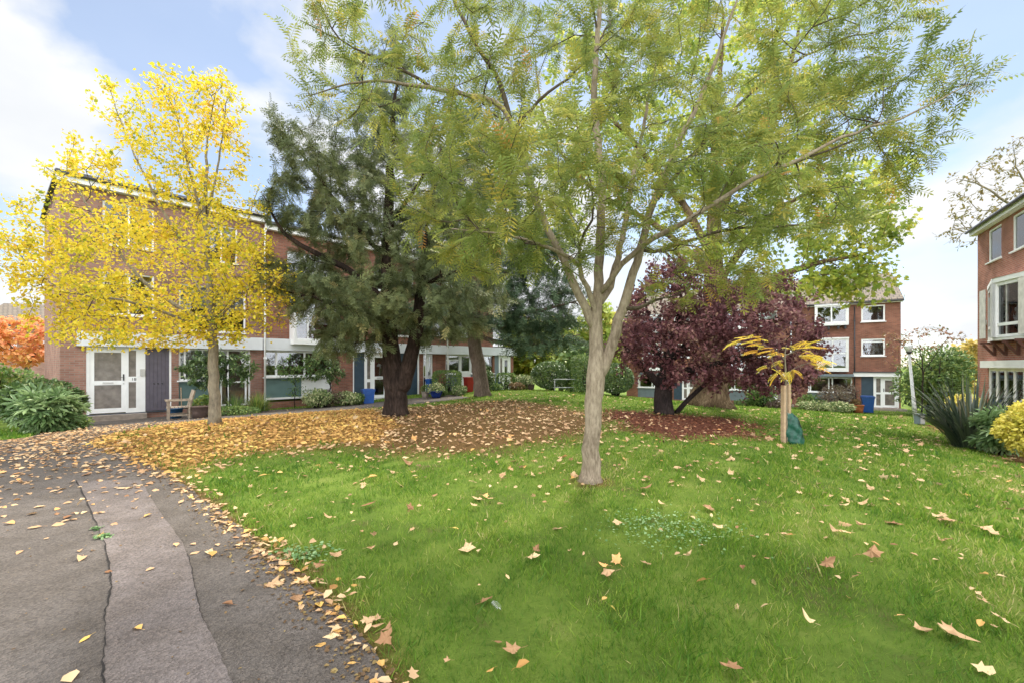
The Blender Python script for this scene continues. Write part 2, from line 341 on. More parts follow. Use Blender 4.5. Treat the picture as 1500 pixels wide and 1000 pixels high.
def ground_mat():
    m, n, out = newmat('lawn_ground')
    tc = N_(n, 'ShaderNodeTexCoord')
    def noise(s, d=8):
        q = N_(n, 'ShaderNodeTexNoise', i_Scale=s, i_Detail=d, i_Roughness=.65); n.links.new(tc.outputs['Object'], q.inputs['Vector']); return q.outputs[0]
    g = ramp(n, noise(1.1), [(.30, (.10, .085, .035)), (.42, (.09, .14, .022)), (.55, (.13, .19, .03)), (.72, (.20, .22, .06))])
    fine = noise(38, 4)
    soilc = ramp(n, fine, [(.3, (.06, .035, .014)), (.55, (.135, .078, .028)), (.72, (.25, .155, .06))])
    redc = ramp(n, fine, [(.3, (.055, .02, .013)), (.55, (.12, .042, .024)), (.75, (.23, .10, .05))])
    goldc = ramp(n, fine, [(.3, (.13, .07, .02)), (.55, (.30, .17, .05)), (.75, (.5, .32, .11))])
    cur = g
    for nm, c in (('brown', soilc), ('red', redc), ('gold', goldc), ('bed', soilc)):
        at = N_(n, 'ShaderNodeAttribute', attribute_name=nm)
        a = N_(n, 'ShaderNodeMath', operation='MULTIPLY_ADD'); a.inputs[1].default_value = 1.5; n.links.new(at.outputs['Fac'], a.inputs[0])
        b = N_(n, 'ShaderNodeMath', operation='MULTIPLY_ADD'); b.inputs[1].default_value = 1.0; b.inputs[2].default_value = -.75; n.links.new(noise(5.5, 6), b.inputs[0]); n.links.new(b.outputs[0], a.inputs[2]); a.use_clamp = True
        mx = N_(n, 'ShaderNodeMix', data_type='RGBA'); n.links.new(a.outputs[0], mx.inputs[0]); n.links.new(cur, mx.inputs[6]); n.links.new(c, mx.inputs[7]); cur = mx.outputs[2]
    p = N_(n, 'ShaderNodeBsdfPrincipled', i_Roughness=.95); p.inputs['Specular IOR Level'].default_value = .1; n.links.new(cur, p.inputs['Base Color'])
    bp = N_(n, 'ShaderNodeBump', i_Strength=.9, i_Distance=.03); n.links.new(noise(60, 6), bp.inputs['Height']); n.links.new(bp.outputs[0], p.inputs['Normal'])
    n.links.new(p.outputs[0], out.inputs[0]); return m
def grid_axis(segs):
    out = []
    for a, b, s in segs: out += list(np.arange(a, b, s))
    return np.array(out + [segs[-1][1]])
gx = grid_axis([(-900, -60, 60), (-60, -18, 2), (-18, 22, .22), (22, 60, 2), (60, 900, 60)])
gy = grid_axis([(-900, -40, 60), (-40, -4, 3), (-4, 34, .22), (34, 70, 2), (70, 900, 60)])
XX, YY = np.meshgrid(gx, gy); ZZ = hz_arr(XX, YY)
ZZ = ZZ - .012 * on_path(XX, YY) + .008 * wobble(XX, YY, 2.3) * (~on_path(XX, YY))
nx, ny = len(gx), len(gy); idx = np.arange(nx * ny).reshape(ny, nx)
q = np.stack([idx[:-1, :-1], idx[:-1, 1:], idx[1:, 1:], idx[1:, :-1]], -1).reshape(-1, 4)
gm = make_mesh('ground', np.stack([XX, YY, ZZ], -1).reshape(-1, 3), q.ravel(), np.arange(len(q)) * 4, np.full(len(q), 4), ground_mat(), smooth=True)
near = (np.abs(XX) < 30) & (YY > -4) & (YY < 45)
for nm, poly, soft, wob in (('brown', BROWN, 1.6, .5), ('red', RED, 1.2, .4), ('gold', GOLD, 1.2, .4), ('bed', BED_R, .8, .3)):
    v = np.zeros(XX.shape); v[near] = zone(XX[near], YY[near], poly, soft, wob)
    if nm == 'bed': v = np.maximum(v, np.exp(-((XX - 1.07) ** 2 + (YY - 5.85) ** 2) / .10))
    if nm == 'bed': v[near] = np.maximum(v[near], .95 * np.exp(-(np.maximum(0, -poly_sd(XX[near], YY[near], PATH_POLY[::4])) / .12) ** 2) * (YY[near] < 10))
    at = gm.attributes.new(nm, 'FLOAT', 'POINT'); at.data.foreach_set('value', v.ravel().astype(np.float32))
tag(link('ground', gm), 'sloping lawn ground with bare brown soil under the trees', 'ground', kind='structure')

def asphalt_mat():
    m, n, out = newmat('asphalt')
    tc = N_(n, 'ShaderNodeTexCoord')
    def noise(s, d=6):
        q_ = N_(n, 'ShaderNodeTexNoise', i_Scale=s, i_Detail=d, i_Roughness=.6); n.links.new(tc.outputs['Object'], q_.inputs['Vector']); return q_.outputs[0]
    v = N_(n, 'ShaderNodeTexVoronoi', i_Scale=95.0); n.links.new(tc.outputs['Object'], v.inputs['Vector'])
    base = ramp(n, noise(.8, 8), [(.3, (.070, .059, .050)), (.5, (.100, .085, .074)), (.72, (.142, .122, .107))])
    agg = ramp(n, v.outputs['Color'], [(.1, (.55, .52, .5)), (.5, (1, 1, 1)), (.9, (1.5, 1.45, 1.4))])
    mx = N_(n, 'ShaderNodeMix', data_type='RGBA', blend_type='MULTIPLY'); mx.inputs[0].default_value = .8
    n.links.new(base, mx.inputs[6]); n.links.new(agg, mx.inputs[7])
    dirt = ramp(n, noise(2.6, 9), [(.42, (1, 1, 1)), (.60, (.72, .70, .66)), (.75, (.50, .47, .42))])
    m3 = N_(n, 'ShaderNodeMix', data_type='RGBA', blend_type='MULTIPLY'); m3.inputs[0].default_value = .75; n.links.new(mx.outputs[2], m3.inputs[6]); n.links.new(dirt, m3.inputs[7])
    p = N_(n, 'ShaderNodeBsdfPrincipled', i_Roughness=.8); p.inputs['Specular IOR Level'].default_value = .3; n.links.new(m3.outputs[2], p.inputs['Base Color'])
    bp = N_(n, 'ShaderNodeBump', i_Strength=.9, i_Distance=.006); n.links.new(v.outputs['Distance'], bp.inputs['Height'])
    b2 = N_(n, 'ShaderNodeBump', i_Strength=.5, i_Distance=.03); n.links.new(noise(14, 6), b2.inputs['Height']); n.links.new(bp.outputs[0], b2.inputs['Normal']); n.links.new(b2.outputs[0], p.inputs['Normal'])
    n.links.new(p.outputs[0], out.inputs[0]); return m
asphalt = asphalt_mat()
def loft(name, A, B, nc, lift, mat):
    t = np.linspace(0, 1, nc)[None, :, None]; P = A[:, None, :] * (1 - t) + B[:, None, :] * t
    Z = hz_arr(P[..., 0], P[..., 1]) + lift; n_, m_ = P.shape[:2]
    ii = np.arange(n_ * m_).reshape(n_, m_); qq = np.stack([ii[:-1, :-1], ii[:-1, 1:], ii[1:, 1:], ii[1:, :-1]], -1).reshape(-1, 4)
    return link(name, make_mesh(name, np.concatenate([P, Z[..., None]], -1).reshape(-1, 3), qq[:, ::-1].ravel(), np.arange(len(qq)) * 4, np.full(len(qq), 4), mat, smooth=True))
ec = EC + np.stack([wobble(EC[:, 0], EC[:, 1], 3.1), wobble(EC[:, 1], EC[:, 0], 2.7)], -1) * .045
tag(loft('path', ec, FC, 60, .006, asphalt), 'worn grey asphalt path curving from the foreground along the houses', 'path', kind='structure')
crack_px = [(112, 705), (128, 735), (150, 790), (162, 840), (163, 862), (155, 905), (153, 950), (152, 1005), (150, 1200)]
right_px = [(206, 705), (226, 738), (262, 790), (280, 835), (286, 868), (296, 905), (318, 950), (338, 1005), (420, 1200)]
patch = asphalt.copy(); patch.name = 'asphalt_patch'
for nd in patch.node_tree.nodes:
    if nd.type == 'VALTORGB' and nd.color_ramp.elements[0].color[0] < .2:
        for e, c in zip(nd.color_ramp.elements, [(.102, .085, .078), (.146, .123, .114), (.19, .162, .15)]): e.color = (*c, 1)
ca = cr_curve([G(*p)[:2] for p in crack_px], 90); cb_ = cr_curve([G(*p)[:2] for p in right_px], 90)
jit = np.stack([wobble(ca[:, 0], ca[:, 1], 5), 0 * ca[:, 0]], -1) * .016; jit = jit + np.stack([wobble(ca[:, 0] * 3, ca[:, 1], 9, 2), 0 * ca[:, 0]], -1) * .008; ca = ca + jit; cb_ = cb_ + jit * .8
tag(loft('path_patch', ca, cb_, 14, .010, patch), 'paler strip of relaid asphalt beside the long crack', 'path', kind='structure')
cw = (.002 + .008 * np.clip(1.4 * wobble(ca[:, 1], ca[:, 0], 9) + .45, 0, 1))[:, None] * np.array([[1, 0]])
crackm = plain('crack_soil', (.016, .013, .011), 1, .3, 30)
tag(loft('path_crack', ca - cw * 1.4, ca + cw * .3, 3, .0135, crackm), 'dark open crack running along the asphalt path', 'path', kind='structure')
tag(loft('path_crack', cb_[28:62] - cw[28:62] * .35, cb_[28:62] + cw[28:62] * .35, 3, .0145, crackm), 'thin broken joint on the right of the paler asphalt strip', 'path', kind='structure')

# ------------------------------------------------------------------ leaf templates
def rhomb(wd=.5, fold=.12):   # folded oval leaf, 6 points, axis +x, length 1
    return [(0, 0, 0), (.35, -wd / 2, fold * .6), (.75, -wd * .36, fold * .3), (1, 0, -.06), (.75, wd * .36, fold * .3), (.35, wd / 2, fold * .6)], [(0, 1, 2, 3), (0, 3, 4, 5)]
def pinnate(pairs=6, lw=.085, ll=.3, droop=.25):
    V, F_ = [], []
    def zc(x): return -droop * x * x
    for k in range(pairs):
        x = .12 + .8 * k / (pairs - 1) * 1.0; l = ll * (1 - .35 * abs(k / (pairs - 1) - .4))
        for s in (-1, 1):
            b = len(V); V += [(x, 0, zc(x)), (x + l * .28 - lw * .55, s * l * .5, zc(x) - .03), (x + l * .42, s * l, zc(x) - .10), (x + l * .28 + lw * .55, s * l * .5, zc(x) - .03)]
            F_.append((b, b + 1, b + 2, b + 3) if s < 0 else (b, b + 3, b + 2, b + 1))
    b = len(V); V += [(.92, 0, zc(.92)), (1.05, -lw * .6, zc(1.05)), (1.2, 0, zc(1.2)), (1.05, lw * .6, zc(1.05))]; F_.append((b, b + 1, b + 2, b + 3))
    b = len(V); V += [(0, -.008, 0), (.95, -.005, zc(.95)), (.95, .005, zc(.95)), (0, .008, 0)]; F_.append((b, b + 1, b + 2, b + 3))
    return V, F_
def needles(n=9, nl=.2, nw=.035):
    V, F_ = [], []
    for k in range(n):
        x = .05 + .9 * k / n
        for s in (-1, 1):
            b = len(V); l = nl * (1 - .4 * k / n); zz_ = .05 * ((k * 7 + (s > 0) * 3) % 5 - 2)
            V += [(x, 0, 0), (x + l * .55 - nw, s * l * .55, zz_ * .5 ), (x + l * .9, s * l, zz_), (x + l * .55 + nw, s * l * .5, zz_ * .5)]; F_.append((b, b + 1, b + 2, b + 3))
    b = len(V); V += [(0, -.012, 0), (1.08, -.004, 0), (1.08, .004, 0), (0, .012, 0)]; F_.append((b, b + 1, b + 2, b + 3))
    return V, F_
def lobed(seed=0, curl=.1, lobes=5):   # plane or maple leaf, fan of triangles
    r = random.Random(seed); V = [(.42, 0, .03 + .2 * curl)]; tips = [(-118, .40 * r.uniform(.7, 1.1)), (-62, .57 * r.uniform(.75, 1.1)), (0, .62 * r.uniform(.85, 1.1)), (62, .57 * r.uniform(.75, 1.1)), (118, .40 * r.uniform(.7, 1.1))] if lobes == 5 else [(-80, .5), (0, .62), (80, .5)]
    pts = [(180, .40)]
    for i, (a, l) in enumerate(tips):
        pts.append((a - 17 + r.uniform(-4, 4), l * .70)); pts.append((a + r.uniform(-6, 6), l * r.uniform(.9, 1.1))); pts.append((a + 17 + r.uniform(-4, 4), l * .70))
        if i < len(tips) - 1: pts.append(((a + tips[i + 1][0]) / 2, l * .66))
    cx, cy = r.uniform(-1, 1), r.uniform(-1, 1)
    for a, l in pts:
        x, y = .42 + l * math.cos(R(a)), l * math.sin(R(a)); V.append((x, y, curl * (1.6 * (x - .42) * cx + 1.6 * y * cy) ** 2 + curl * r.uniform(-.12, .35) * (l > .5)))
    n = len(V) - 1
    return V, [(0, i, i % n + 1) for i in range(1, n + 1)]
def simple_lobed():
    V = [(.0, 0, 0), (.18, -.42, .05), (.48, -.24, .0), (.62, -.5, .08), (.72, -.17, 0), (1, 0, .04), (.72, .17, 0), (.62, .5, .08), (.48, .24, 0), (.18, .42, .05)]
    return V, [(0, 1, 2), (2, 3, 4), (4, 5, 6), (6, 7, 8), (8, 9, 0), (0, 2, 8), (2, 4, 6, 8)]
def palmate(n=8):
    V, F_ = [(0, 0, 0)], []
    for k in range(n):
        a = R(-125 + 250 * k / (n - 1)); l = .62 - .12 * abs(k / (n - 1) - .5); ca_, sa = math.cos(a), math.sin(a); wd = .085; b = len(V)
        V += [(.22 * ca_ + .6 * wd * sa, .22 * sa - .6 * wd * ca_, .01), (.45 * l / .5 * ca_ + wd * sa, .45 * l / .5 * sa - wd * ca_, -.03), (l * 1.25 * ca_, l * 1.25 * sa, -.16), (.45 * l / .5 * ca_ - wd * sa, .45 * l / .5 * sa + wd * ca_, -.03), (.22 * ca_ - .6 * wd * sa, .22 * sa + .6 * wd * ca_, .01)]
        F_ += [(0, b, b + 1, b + 2), (0, b + 2, b + 3, b + 4)]
    return V, F_
BLADE = ([(0, -.035, 0), (0, .035, 0), (.55, .026, .07), (.55, -.026, .07), (1, 0, .28)], [(0, 1, 2, 3), (3, 2, 4)])

# ------------------------------------------------------------------ trees
def resample(P, rad, step):
    P = np.asarray(P, float); L = np.concatenate([[0], np.cumsum(np.linalg.norm(np.diff(P, axis=0), axis=1))])
    n = max(2, int(L[-1] / step) + 1); cv = cr_curve(P, n * 4) if len(P) > 2 else np.array([P[0] + (P[1] - P[0]) * t for t in np.linspace(0, 1, n * 4)])
    Lc = np.concatenate([[0], np.cumsum(np.linalg.norm(np.diff(cv, axis=0), axis=1))]); s = np.linspace(0, Lc[-1], n)
    out = np.stack([np.interp(s, Lc, cv[:, k]) for k in range(3)], -1)
    return out, np.interp(s / (Lc[-1] + 1e-9), L / L[-1], rad)

def grow(limbs, targets, step=.22, tip=.004, up=.25, expo=2.3, rng=RNG, wig=.04, angle=.9):
    """limbs: [(points, radii, parent index or None)]; each limb starts at the nearest point of what exists. Then every target is joined to the best node."""
    P, par, fix, D = [], [], [], []
    for pts, rad in limbs:
        pts = np.asarray(pts, float)
        q_, r_ = resample(pts, rad, step)
        start = -1
        if P:
            d = np.linalg.norm(np.array(P) - q_[0], axis=1); start = int(d.argmin()); q_[0] = P[start]
        for i in range(0 if start < 0 else 1, len(q_)):
            v = q_[i] + (rng.normal(0, wig * .35, 3) if 0 < i < len(q_) - 1 else 0)
            dd = q_[min(i + 1, len(q_) - 1)] - q_[max(i - 1, 0)]
            P.append(v); par.append(start); fix.append(r_[i]); D.append(nrm(dd)); start = len(P) - 1
    nsk = len(P)
    cap = nsk + len(targets) * 14 + 10
    A = np.zeros((cap, 3)); A[:nsk] = P; DD = np.zeros((cap, 3)); DD[:nsk] = D; n = nsk
    thin = np.ones(cap); thin[:nsk] = 1
    d0 = np.array([np.linalg.norm(A[:nsk] - t, axis=1).min() for t in targets]); lim = np.array(fix)
    base_z = A[:nsk, 2].min()
    usable = np.ones(cap, bool); usable[:nsk] = np.array(fix) < .45 * max(fix)
    if usable[:nsk].sum() < 5: usable[:nsk] = A[:nsk, 2] > base_z + .45 * (A[:nsk, 2].max() - base_z)
    for t in np.asarray(targets)[np.argsort(d0)]:
        v = t - A[:n]; d = np.linalg.norm(v, axis=1) + 1e-6
        cosv = (v * DD[:n]).sum(1) / d
        cost = d * (1 + angle * (1 - cosv)); cost[~usable[:n]] += 3
        i = int(cost.argmin()); dist = d[i]
        m = max(1, min(12, int(round(dist / step))))
        c = A[i] + DD[i] * dist * .4 + np.array([0, 0, up * dist * .25]); prev = i; pp = A[i]
        for k in range(1, m + 1):
            u = k / m; x = (1 - u) ** 2 * A[i] + 2 * u * (1 - u) * c + u * u * t + (rng.normal(0, wig, 3) if k < m else 0)
            A[n] = x; DD[n] = nrm(x - pp); par.append(prev); fix.append(0); prev = n; pp = x; n += 1
    A = A[:n]; par = np.array(par); fix = np.array(fix); acc = np.zeros(n); rad = np.zeros(n)
    for i in range(n - 1, -1, -1):
        rad[i] = max(tip, acc[i] ** (1 / expo)) if acc[i] > 0 else tip
        if fix[i] > 0: rad[i] = fix[i]
        if par[i] >= 0: acc[par[i]] += rad[i] ** expo
    for i in range(n):
        if par[i] >= 0 and fix[i] == 0: rad[i] = min(rad[i], rad[par[i]] * .92)
    return A, par, rad, nsk

def branch_mesh(mb, A, par, rad, nsk, rmin=0, flute=None, mb2=None, thin=.03):
    n = len(A); ch = [[] for _ in range(n)]
    for i in range(n):
        if par[i] >= 0: ch[par[i]].append(i)
    starts = [i for i in range(n) if par[i] < 0]
    while starts:
        s = starts.pop(); pts, rr = [], []
        if par[s] >= 0: pts.append(A[par[s]]); rr.append(min(rad[s] * 1.25, rad[par[s]]))
        i = s
        while True:
            pts.append(A[i]); rr.append(rad[i]); c = ch[i]
            if not c: break
            c = sorted(c, key=lambda k: -rad[k] - (1 if k == i + 1 and k < nsk else 0)); starts += c[1:]; i = c[0]
        if len(pts) < 2 or max(rr) < rmin: continue
        r0 = max(rr); sides = 36 if flute and par[s] < 0 else 20 if r0 > .1 else 10 if r0 > .035 else 6 if r0 > .012 else 4 if r0 > .006 else 3
        (mb2 if mb2 is not None and r0 < thin else mb).tube(np.array(pts), np.array(rr), sides, caps=r0 > .02, flute=flute if par[s] < 0 else None)

def blobs(bl, n, shell=2.0, rng=RNG, spike=0.0):
    """bl: (px, py, Y, rx_px, ry_px, ry_m, weight)"""
    out = []; wsum = sum(b[6] for b in bl)
    for px, py, Y, rx, ry, rd, wt in bl:
        k = max(1, int(round(n * wt / wsum))); v = nrm(rng.normal(size=(k, 3))) * (rng.random(k) ** (1 / (3 if shell == 0 else 3 * shell / 1.5)))[:, None]
        if spike: v *= 1 + spike * rng.random((k, 1)) ** 5; v[:, 2] += spike * .4 * (np.linalg.norm(v, axis=1) > 1)
        c = W(px, py, Y); out.append(c + v * np.array([rx * Y / F, rd, ry * Y / F]))
    return np.concatenate(out)

def leaf_points(A, par, rad, n, rmax, per_tip=.5, rng=RNG, spread=.05, keep=None):
    i = np.nonzero((par >= 0) & (rad <= rmax))[0]
    if keep is not None: i = i[keep(A[i])]
    p0 = A[par[i]]; p1 = A[i]; L = np.linalg.norm(p1 - p0, axis=1)
    L = L * np.where(rad[i] <= rad.min() * 1.3, 1.6, .8)
    k = rng.choice(len(i), n, p=L / L.sum()); u = rng.random(n)[:, None]
    pos = p0[k] * (1 - u) + p1[k] * u + rng.normal(0, spread, (n, 3)); d = nrm(p1[k] - p0[k])
    return pos, d
def leaf_frames(d, rng=RNG, along=.6, rand=.8, grav=.3, upn=1.0, nr=.45):
    n = len(d); a = nrm(d * along + nrm(rng.normal(size=(n, 3))) * rand + np.array([0, 0, -grav]))
    N = np.array([0, 0, upn]) + rng.normal(0, nr, (n, 3)); return a, N
def tones(pos, rng=RNG, amt=.22, ph=0., s=1.2):
    return np.clip(.5 + .30 * wobble(pos[:, 0] + .7 * pos[:, 2], pos[:, 1] - .4 * pos[:, 2], s, ph) + rng.normal(0, amt, len(pos)), 0, 1)
def P3(lst): return [W(*p) for p in lst]

def tree(name, label, limbs, tgt, leaf, bark, foliage, nleaf, size, rmax, step=.22, tip=.004, up=.25, wig=.04, frames={}, group=None, cat='tree', spread=.05, rmin=0, tonek={}, ph=0., keep=None, angle=.9, expo=2.3, base=None, flute=None, twig=None, thin=.03):
    A, par, rad, nsk = grow([(P3(p) if len(p[0]) == 3 else p, r) for p, r in limbs], tgt, step, tip, up, expo, RNG, wig, angle)
    b0 = A[0].copy() if base is None else np.array(base)
    root = thing(name, label, cat, tuple(b0), 0, group)
    A = A - b0
    mb = MB(); m2 = MB() if twig else None; branch_mesh(mb, A, par, rad, nsk, rmin, flute, m2, thin); mb.build('trunk', bark, root)
    if m2 is not None and m2.n: m2.build('branches', twig, root)
    kp = None if keep is None else (lambda a: keep(a + b0))
    pos, d = leaf_points(A, par, rad, nleaf, rmax, spread=spread, keep=kp)
    a, N = leaf_frames(d, **frames)
    sz = size * np.clip(RNG.normal(1, .22, nleaf), .5, 1.5)
    link('crown', scatter_mesh('crown', leaf[0], leaf[1], pos, a, N, sz, tones(pos + b0, ph=ph, **tonek), foliage), root)
    return root

# ------------------------------------------------------------------ houses
class Facade:
    """a vertical facade plane; local x runs to the right along it, y goes into the house, z up from z0"""
    def __init__(s, ox, oy, ang, z0):
        s.o = np.array([ox, oy]); s.a = ang; s.d = np.array([math.cos(ang), math.sin(ang)]); s.b = np.array([-math.sin(ang), math.cos(ang)]); s.z0 = z0
    def at(s, px, off=0.0):
        """local x and distance Y where the view through column px meets the plane y = off"""
        r = (px - 750) / F; o = s.o + s.b * off
        x = (r * o[1] - o[0]) / (s.d[0] - r * s.d[1]); return x, o[1] + s.d[1] * x
    def x(s, px, off=0.0): return s.at(px, off)[0]
    def z(s, px, py, off=0.0): return EYE - (py - YH) / F * s.at(px, off)[1] - s.z0
    def rect(s, p0, q0, p1, q1, off=0.0): 
        xm = (p0 + p1) / 2
        return s.x(p0, off), s.x(p1, off), s.z(xm, q1, off), s.z(xm, q0, off)
    def world(s, x, y, z=0.0): v = s.o + s.d * x + s.b * y; return np.array([v[0], v[1], z + s.z0])

def wall_panel(mb, x0, x1, z0, z1, openings, y=0.0, depth=.13):
    """front skin of a wall at y with reveals round its openings (x0, x1, z0, z1)"""
    xs = sorted({x0, x1, *[v for o in openings for v in o[:2] if x0 < v < x1]}); zs = sorted({z0, z1, *[v for o in openings for v in o[2:] if z0 < v < z1]})
    for a, b in zip(xs, xs[1:]):
        for c, d in zip(zs, zs[1:]):
            cx, cz = (a + b) / 2, (c + d) / 2
            if any(o[0] < cx < o[1] and o[2] < cz < o[3] for o in openings): continue
            mb.add([(a, y, c), (b, y, c), (b, y, d), (a, y, d)], [(0, 1, 2, 3)])
    for a, b, c, d in openings:
        mb.add([(a, y, c), (a, y + depth, c), (a, y + depth, d), (a, y, d)], [(0, 1, 2, 3)]); mb.add([(b, y, c), (b, y, d), (b, y + depth, d), (b, y + depth, c)], [(0, 1, 2, 3)])
        mb.add([(a, y, d), (a, y + depth, d), (b, y + depth, d), (b, y, d)], [(0, 1, 2, 3)]); mb.add([(a, y, c), (b, y, c), (b, y + depth, c), (a, y + depth, c)], [(0, 1, 2, 3)])

def window(parent, x0, x1, z0, z1, cols=(), rows=(), fw=.06, y=0.06, sill=True, cloth=None, mat=None, name='window', gl=None, thick=.07, clothdrop=1.0):
    """frame (the part), pane and curtain (sub-parts); cols and rows are glazing bar places as fractions"""
    mb = MB(); mb.box(x0, x0 + fw, y, y + thick, z0, z1); mb.box(x1 - fw, x1, y, y + thick, z0, z1)
    mb.box(x0 + fw, x1 - fw, y, y + thick, z1 - fw, z1); mb.box(x0 + fw, x1 - fw, y, y + thick, z0, z0 + fw)
    for c in cols:
        xc = x0 + (x1 - x0) * c; mb.box(xc - fw * .5, xc + fw * .5, y + .003, y + thick - .003, z0 + fw, z1 - fw)
    cs = [0] + list(cols) + [1]
    for r in rows:
        rr, c0, c1 = r if isinstance(r, tuple) else (r, 0, len(cs) - 1)
        zc = z0 + (z1 - z0) * rr; xa = x0 + (x1 - x0) * cs[c0] + fw * (.5 if c0 else 1); xb = x0 + (x1 - x0) * cs[c1] - fw * (.5 if c1 < len(cs) - 1 else 1)
        mb.box(xa, xb, y + .003, y + thick - .003, zc - fw * .45, zc + fw * .45)
    if sill: mb.box(x0 - .06, x1 + .06, y - .11, y + .03, z0 - .05, z0 - .002)
    f = mb.build(name, mat or white, parent)
    p = MB(); p.box(x0 + .01, x1 - .01, y + thick * .45, y + thick * .45 + .012, z0 + .01, z1 - .01); p.build('pane', gl or glass, f)
    if cloth:
        m_ = MB(); n = 40; xa, xb = x0 + .02, x1 - .02; V = []
        for i in range(n + 1):
            xx = xa + (xb - xa) * i / n; yy = y + thick + .04 + (.022 * math.sin(i * 1.9) if cloth is curtain else 0)
            V += [(xx, yy, z1 - .02 - (z1 - z0) * clothdrop), (xx, yy, z1 - .02)]
        m_.add(V, [(2 * i, 2 * i + 2, 2 * i + 3, 2 * i + 1) for i in range(n)]); m_.build('curtain' if cloth is curtain else 'blind', cloth, f)
    return f

def glazed_door(parent, x0, x1, z0, z1, y=.03, mid=.46, handle=1, gl=None, fw=.12, letter=True, name='door'):
    mb = MB(); t = .06; zm = z0 + (z1 - z0) * mid
    mb.box(x0, x0 + fw, y, y + t, z0, z1); mb.box(x1 - fw, x1, y, y + t, z0, z1)
    for a, b in ((z0, z0 + fw * 1.3), (zm - .075, zm + .075), (z1 - fw, z1)): mb.box(x0 + fw, x1 - fw, y + .002, y + t - .002, a, b)
    d = mb.build(name, white, parent)
    p = MB(); p.box(x0 + fw * .9, x1 - fw * .9, y + .025, y + .037, z0 + fw, z1 - fw * .9); p.build('pane', gl or frost, d)
    h = MB(); xh = x1 - fw * .5 if handle > 0 else x0 + fw * .5
    h.box(xh - .02, xh + .02, y - .012, y + .004, zm + .07, zm + .30); h.tube([(xh, y - .01, zm + .2), (xh, y - .05, zm + .2), (xh - .11 * handle, y - .05, zm + .2)], .009, 8); h.build('handle', darkmetal, d)
    if handle > 0: k = MB(); k.lathe([(.0, -.01), (.022, -.01), (.022, .01), (.0, .01)], 14); o = k.build('lock', steel, d, (xh, y - .006, zm - .03)); o.rotation_euler = (R(90), 0, 0)
    if letter: l = MB(); xc = (x0 + x1) / 2; l.box(xc - .14, xc + .14, y - .012, y + .004, zm - .03, zm + .03); l.box(xc - .12, xc + .12, y - .018, y - .011, zm - .018, zm + .018); l.build('letterbox', steel, d)
    return d
def boards(parent, x0, x1, z0, z1, mat, y=.02, n=6, name='boarded_panel'):
    mb = MB(); wd = (x1 - x0) / n
    for i in range(n): mb.box(x0 + i * wd + .004, x0 + (i + 1) * wd - .004, y, y + .03, z0, z1)
    mb.box(x0, x1, y + .012, y + .05, z0 + .002, z1 - .002); return mb.build(name, mat, parent)
def part_box(name, mat, parent, *b):
    return MB().box(*b).build(name, mat, parent)
def downpipe(parent, x, y, z0, z1, mat=white):
    mb = MB(); mb.tube([(x, y, z0), (x, y, z1)], .038, 12)
    for z in np.arange(z0 + .4, z1, 1.8): mb.box(x - .055, x + .055, y - .05, y + .05, z - .03, z + .03)
    return mb.build('downpipe', mat, parent)
def shell(mb, x0, x1, z0, z1, depth, shear=0.0, left=True, right=True):
    """end walls and back wall of a house"""
    if left: mb.add([(x0, 0, z0), (x0, 0, z1), (x0 + shear, depth, z1), (x0 + shear, depth, z0)], [(0, 1, 2, 3)])
    if right: mb.add([(x1, 0, z0), (x1 + shear, depth, z0), (x1 + shear, depth, z1), (x1, 0, z1)], [(0, 1, 2, 3)])
    mb.add([(x0 + shear, depth, z0), (x0 + shear, depth, z1), (x1 + shear, depth, z1), (x1 + shear, depth, z0)], [(0, 1, 2, 3)])
def gable_roof(parent, x0, x1, z, depth, rise, over=.25, thick=.09, mat=None, shear=0.0, side=.12, fh=.26, wallmat=None):
    """two roof slopes with their thickness, plus fascia and gable ends"""
    mb = MB(); k = rise / (depth / 2)
    prof = [(-over, z - over * k), (depth / 2, z + rise), (depth + over, z - over * k)]
    V = []
    for xx in (x0 - side, x1 + side):
        for yy, zz_ in prof: V.append((xx + shear * yy / depth, yy, zz_))
        for yy, zz_ in prof: V.append((xx + shear * yy / depth, yy, zz_ + thick))
    mb.add(V, [(0, 1, 7, 6), (1, 2, 8, 7), (3, 9, 10, 4), (4, 10, 11, 5), (0, 6, 9, 3), (2, 5, 11, 8), (0, 3, 4, 1), (1, 4, 5, 2), (6, 7, 10, 9), (7, 8, 11, 10)])
    r = mb.build('roof', mat or tile, parent)
    f = MB(); f.box(x0 - side + .02, x1 + side - .02, -over + .04, -over + .075, z - fh, z - over * k - .004); f.box(x0 - side + .02, x1 + side - .02, -over + .08, -.004, z - fh, z - fh + .02)
    f.build('fascia', white, r)
    g = MB(); g.tube([(x0 - side, -over - .05, z - over * k - .02), (x1 + side, -over - .05, z - over * k - .02)], .055, 10); g.build('gutter', darkmetal, r)
    for xx in (x0, x1):
        e = MB()
        e.add([(xx, 0, z - .3), (xx + shear, depth, z - .3), (xx + shear, depth, z), (xx + shear / 2, depth / 2, z + rise), (xx, 0, z)], [(0, 1, 2, 3, 4), (4, 3, 2, 1, 0)]); e.build('gable', wallmat or brick, parent)
    return r
def text_part(txt, size, parent, loc, rot, mat, depth=.003):
    cu = bpy.data.curves.new('house_number', 'FONT'); cu.body = txt; cu.size = size; cu.extrude = depth; cu.align_x = 'CENTER'; cu.align_y = 'CENTER'
    to = bpy.data.objects.new('tmp', cu); C.objects.link(to); dg = bpy.context.evaluated_depsgraph_get(); me = bpy.data.meshes.new_from_object(to.evaluated_get(dg)); bpy.data.objects.remove(to)
    me.name = 'house_number'; me.materials.clear(); me.materials.append(mat); o = link('house_number', me, parent, loc); o.rotation_euler = rot; return o

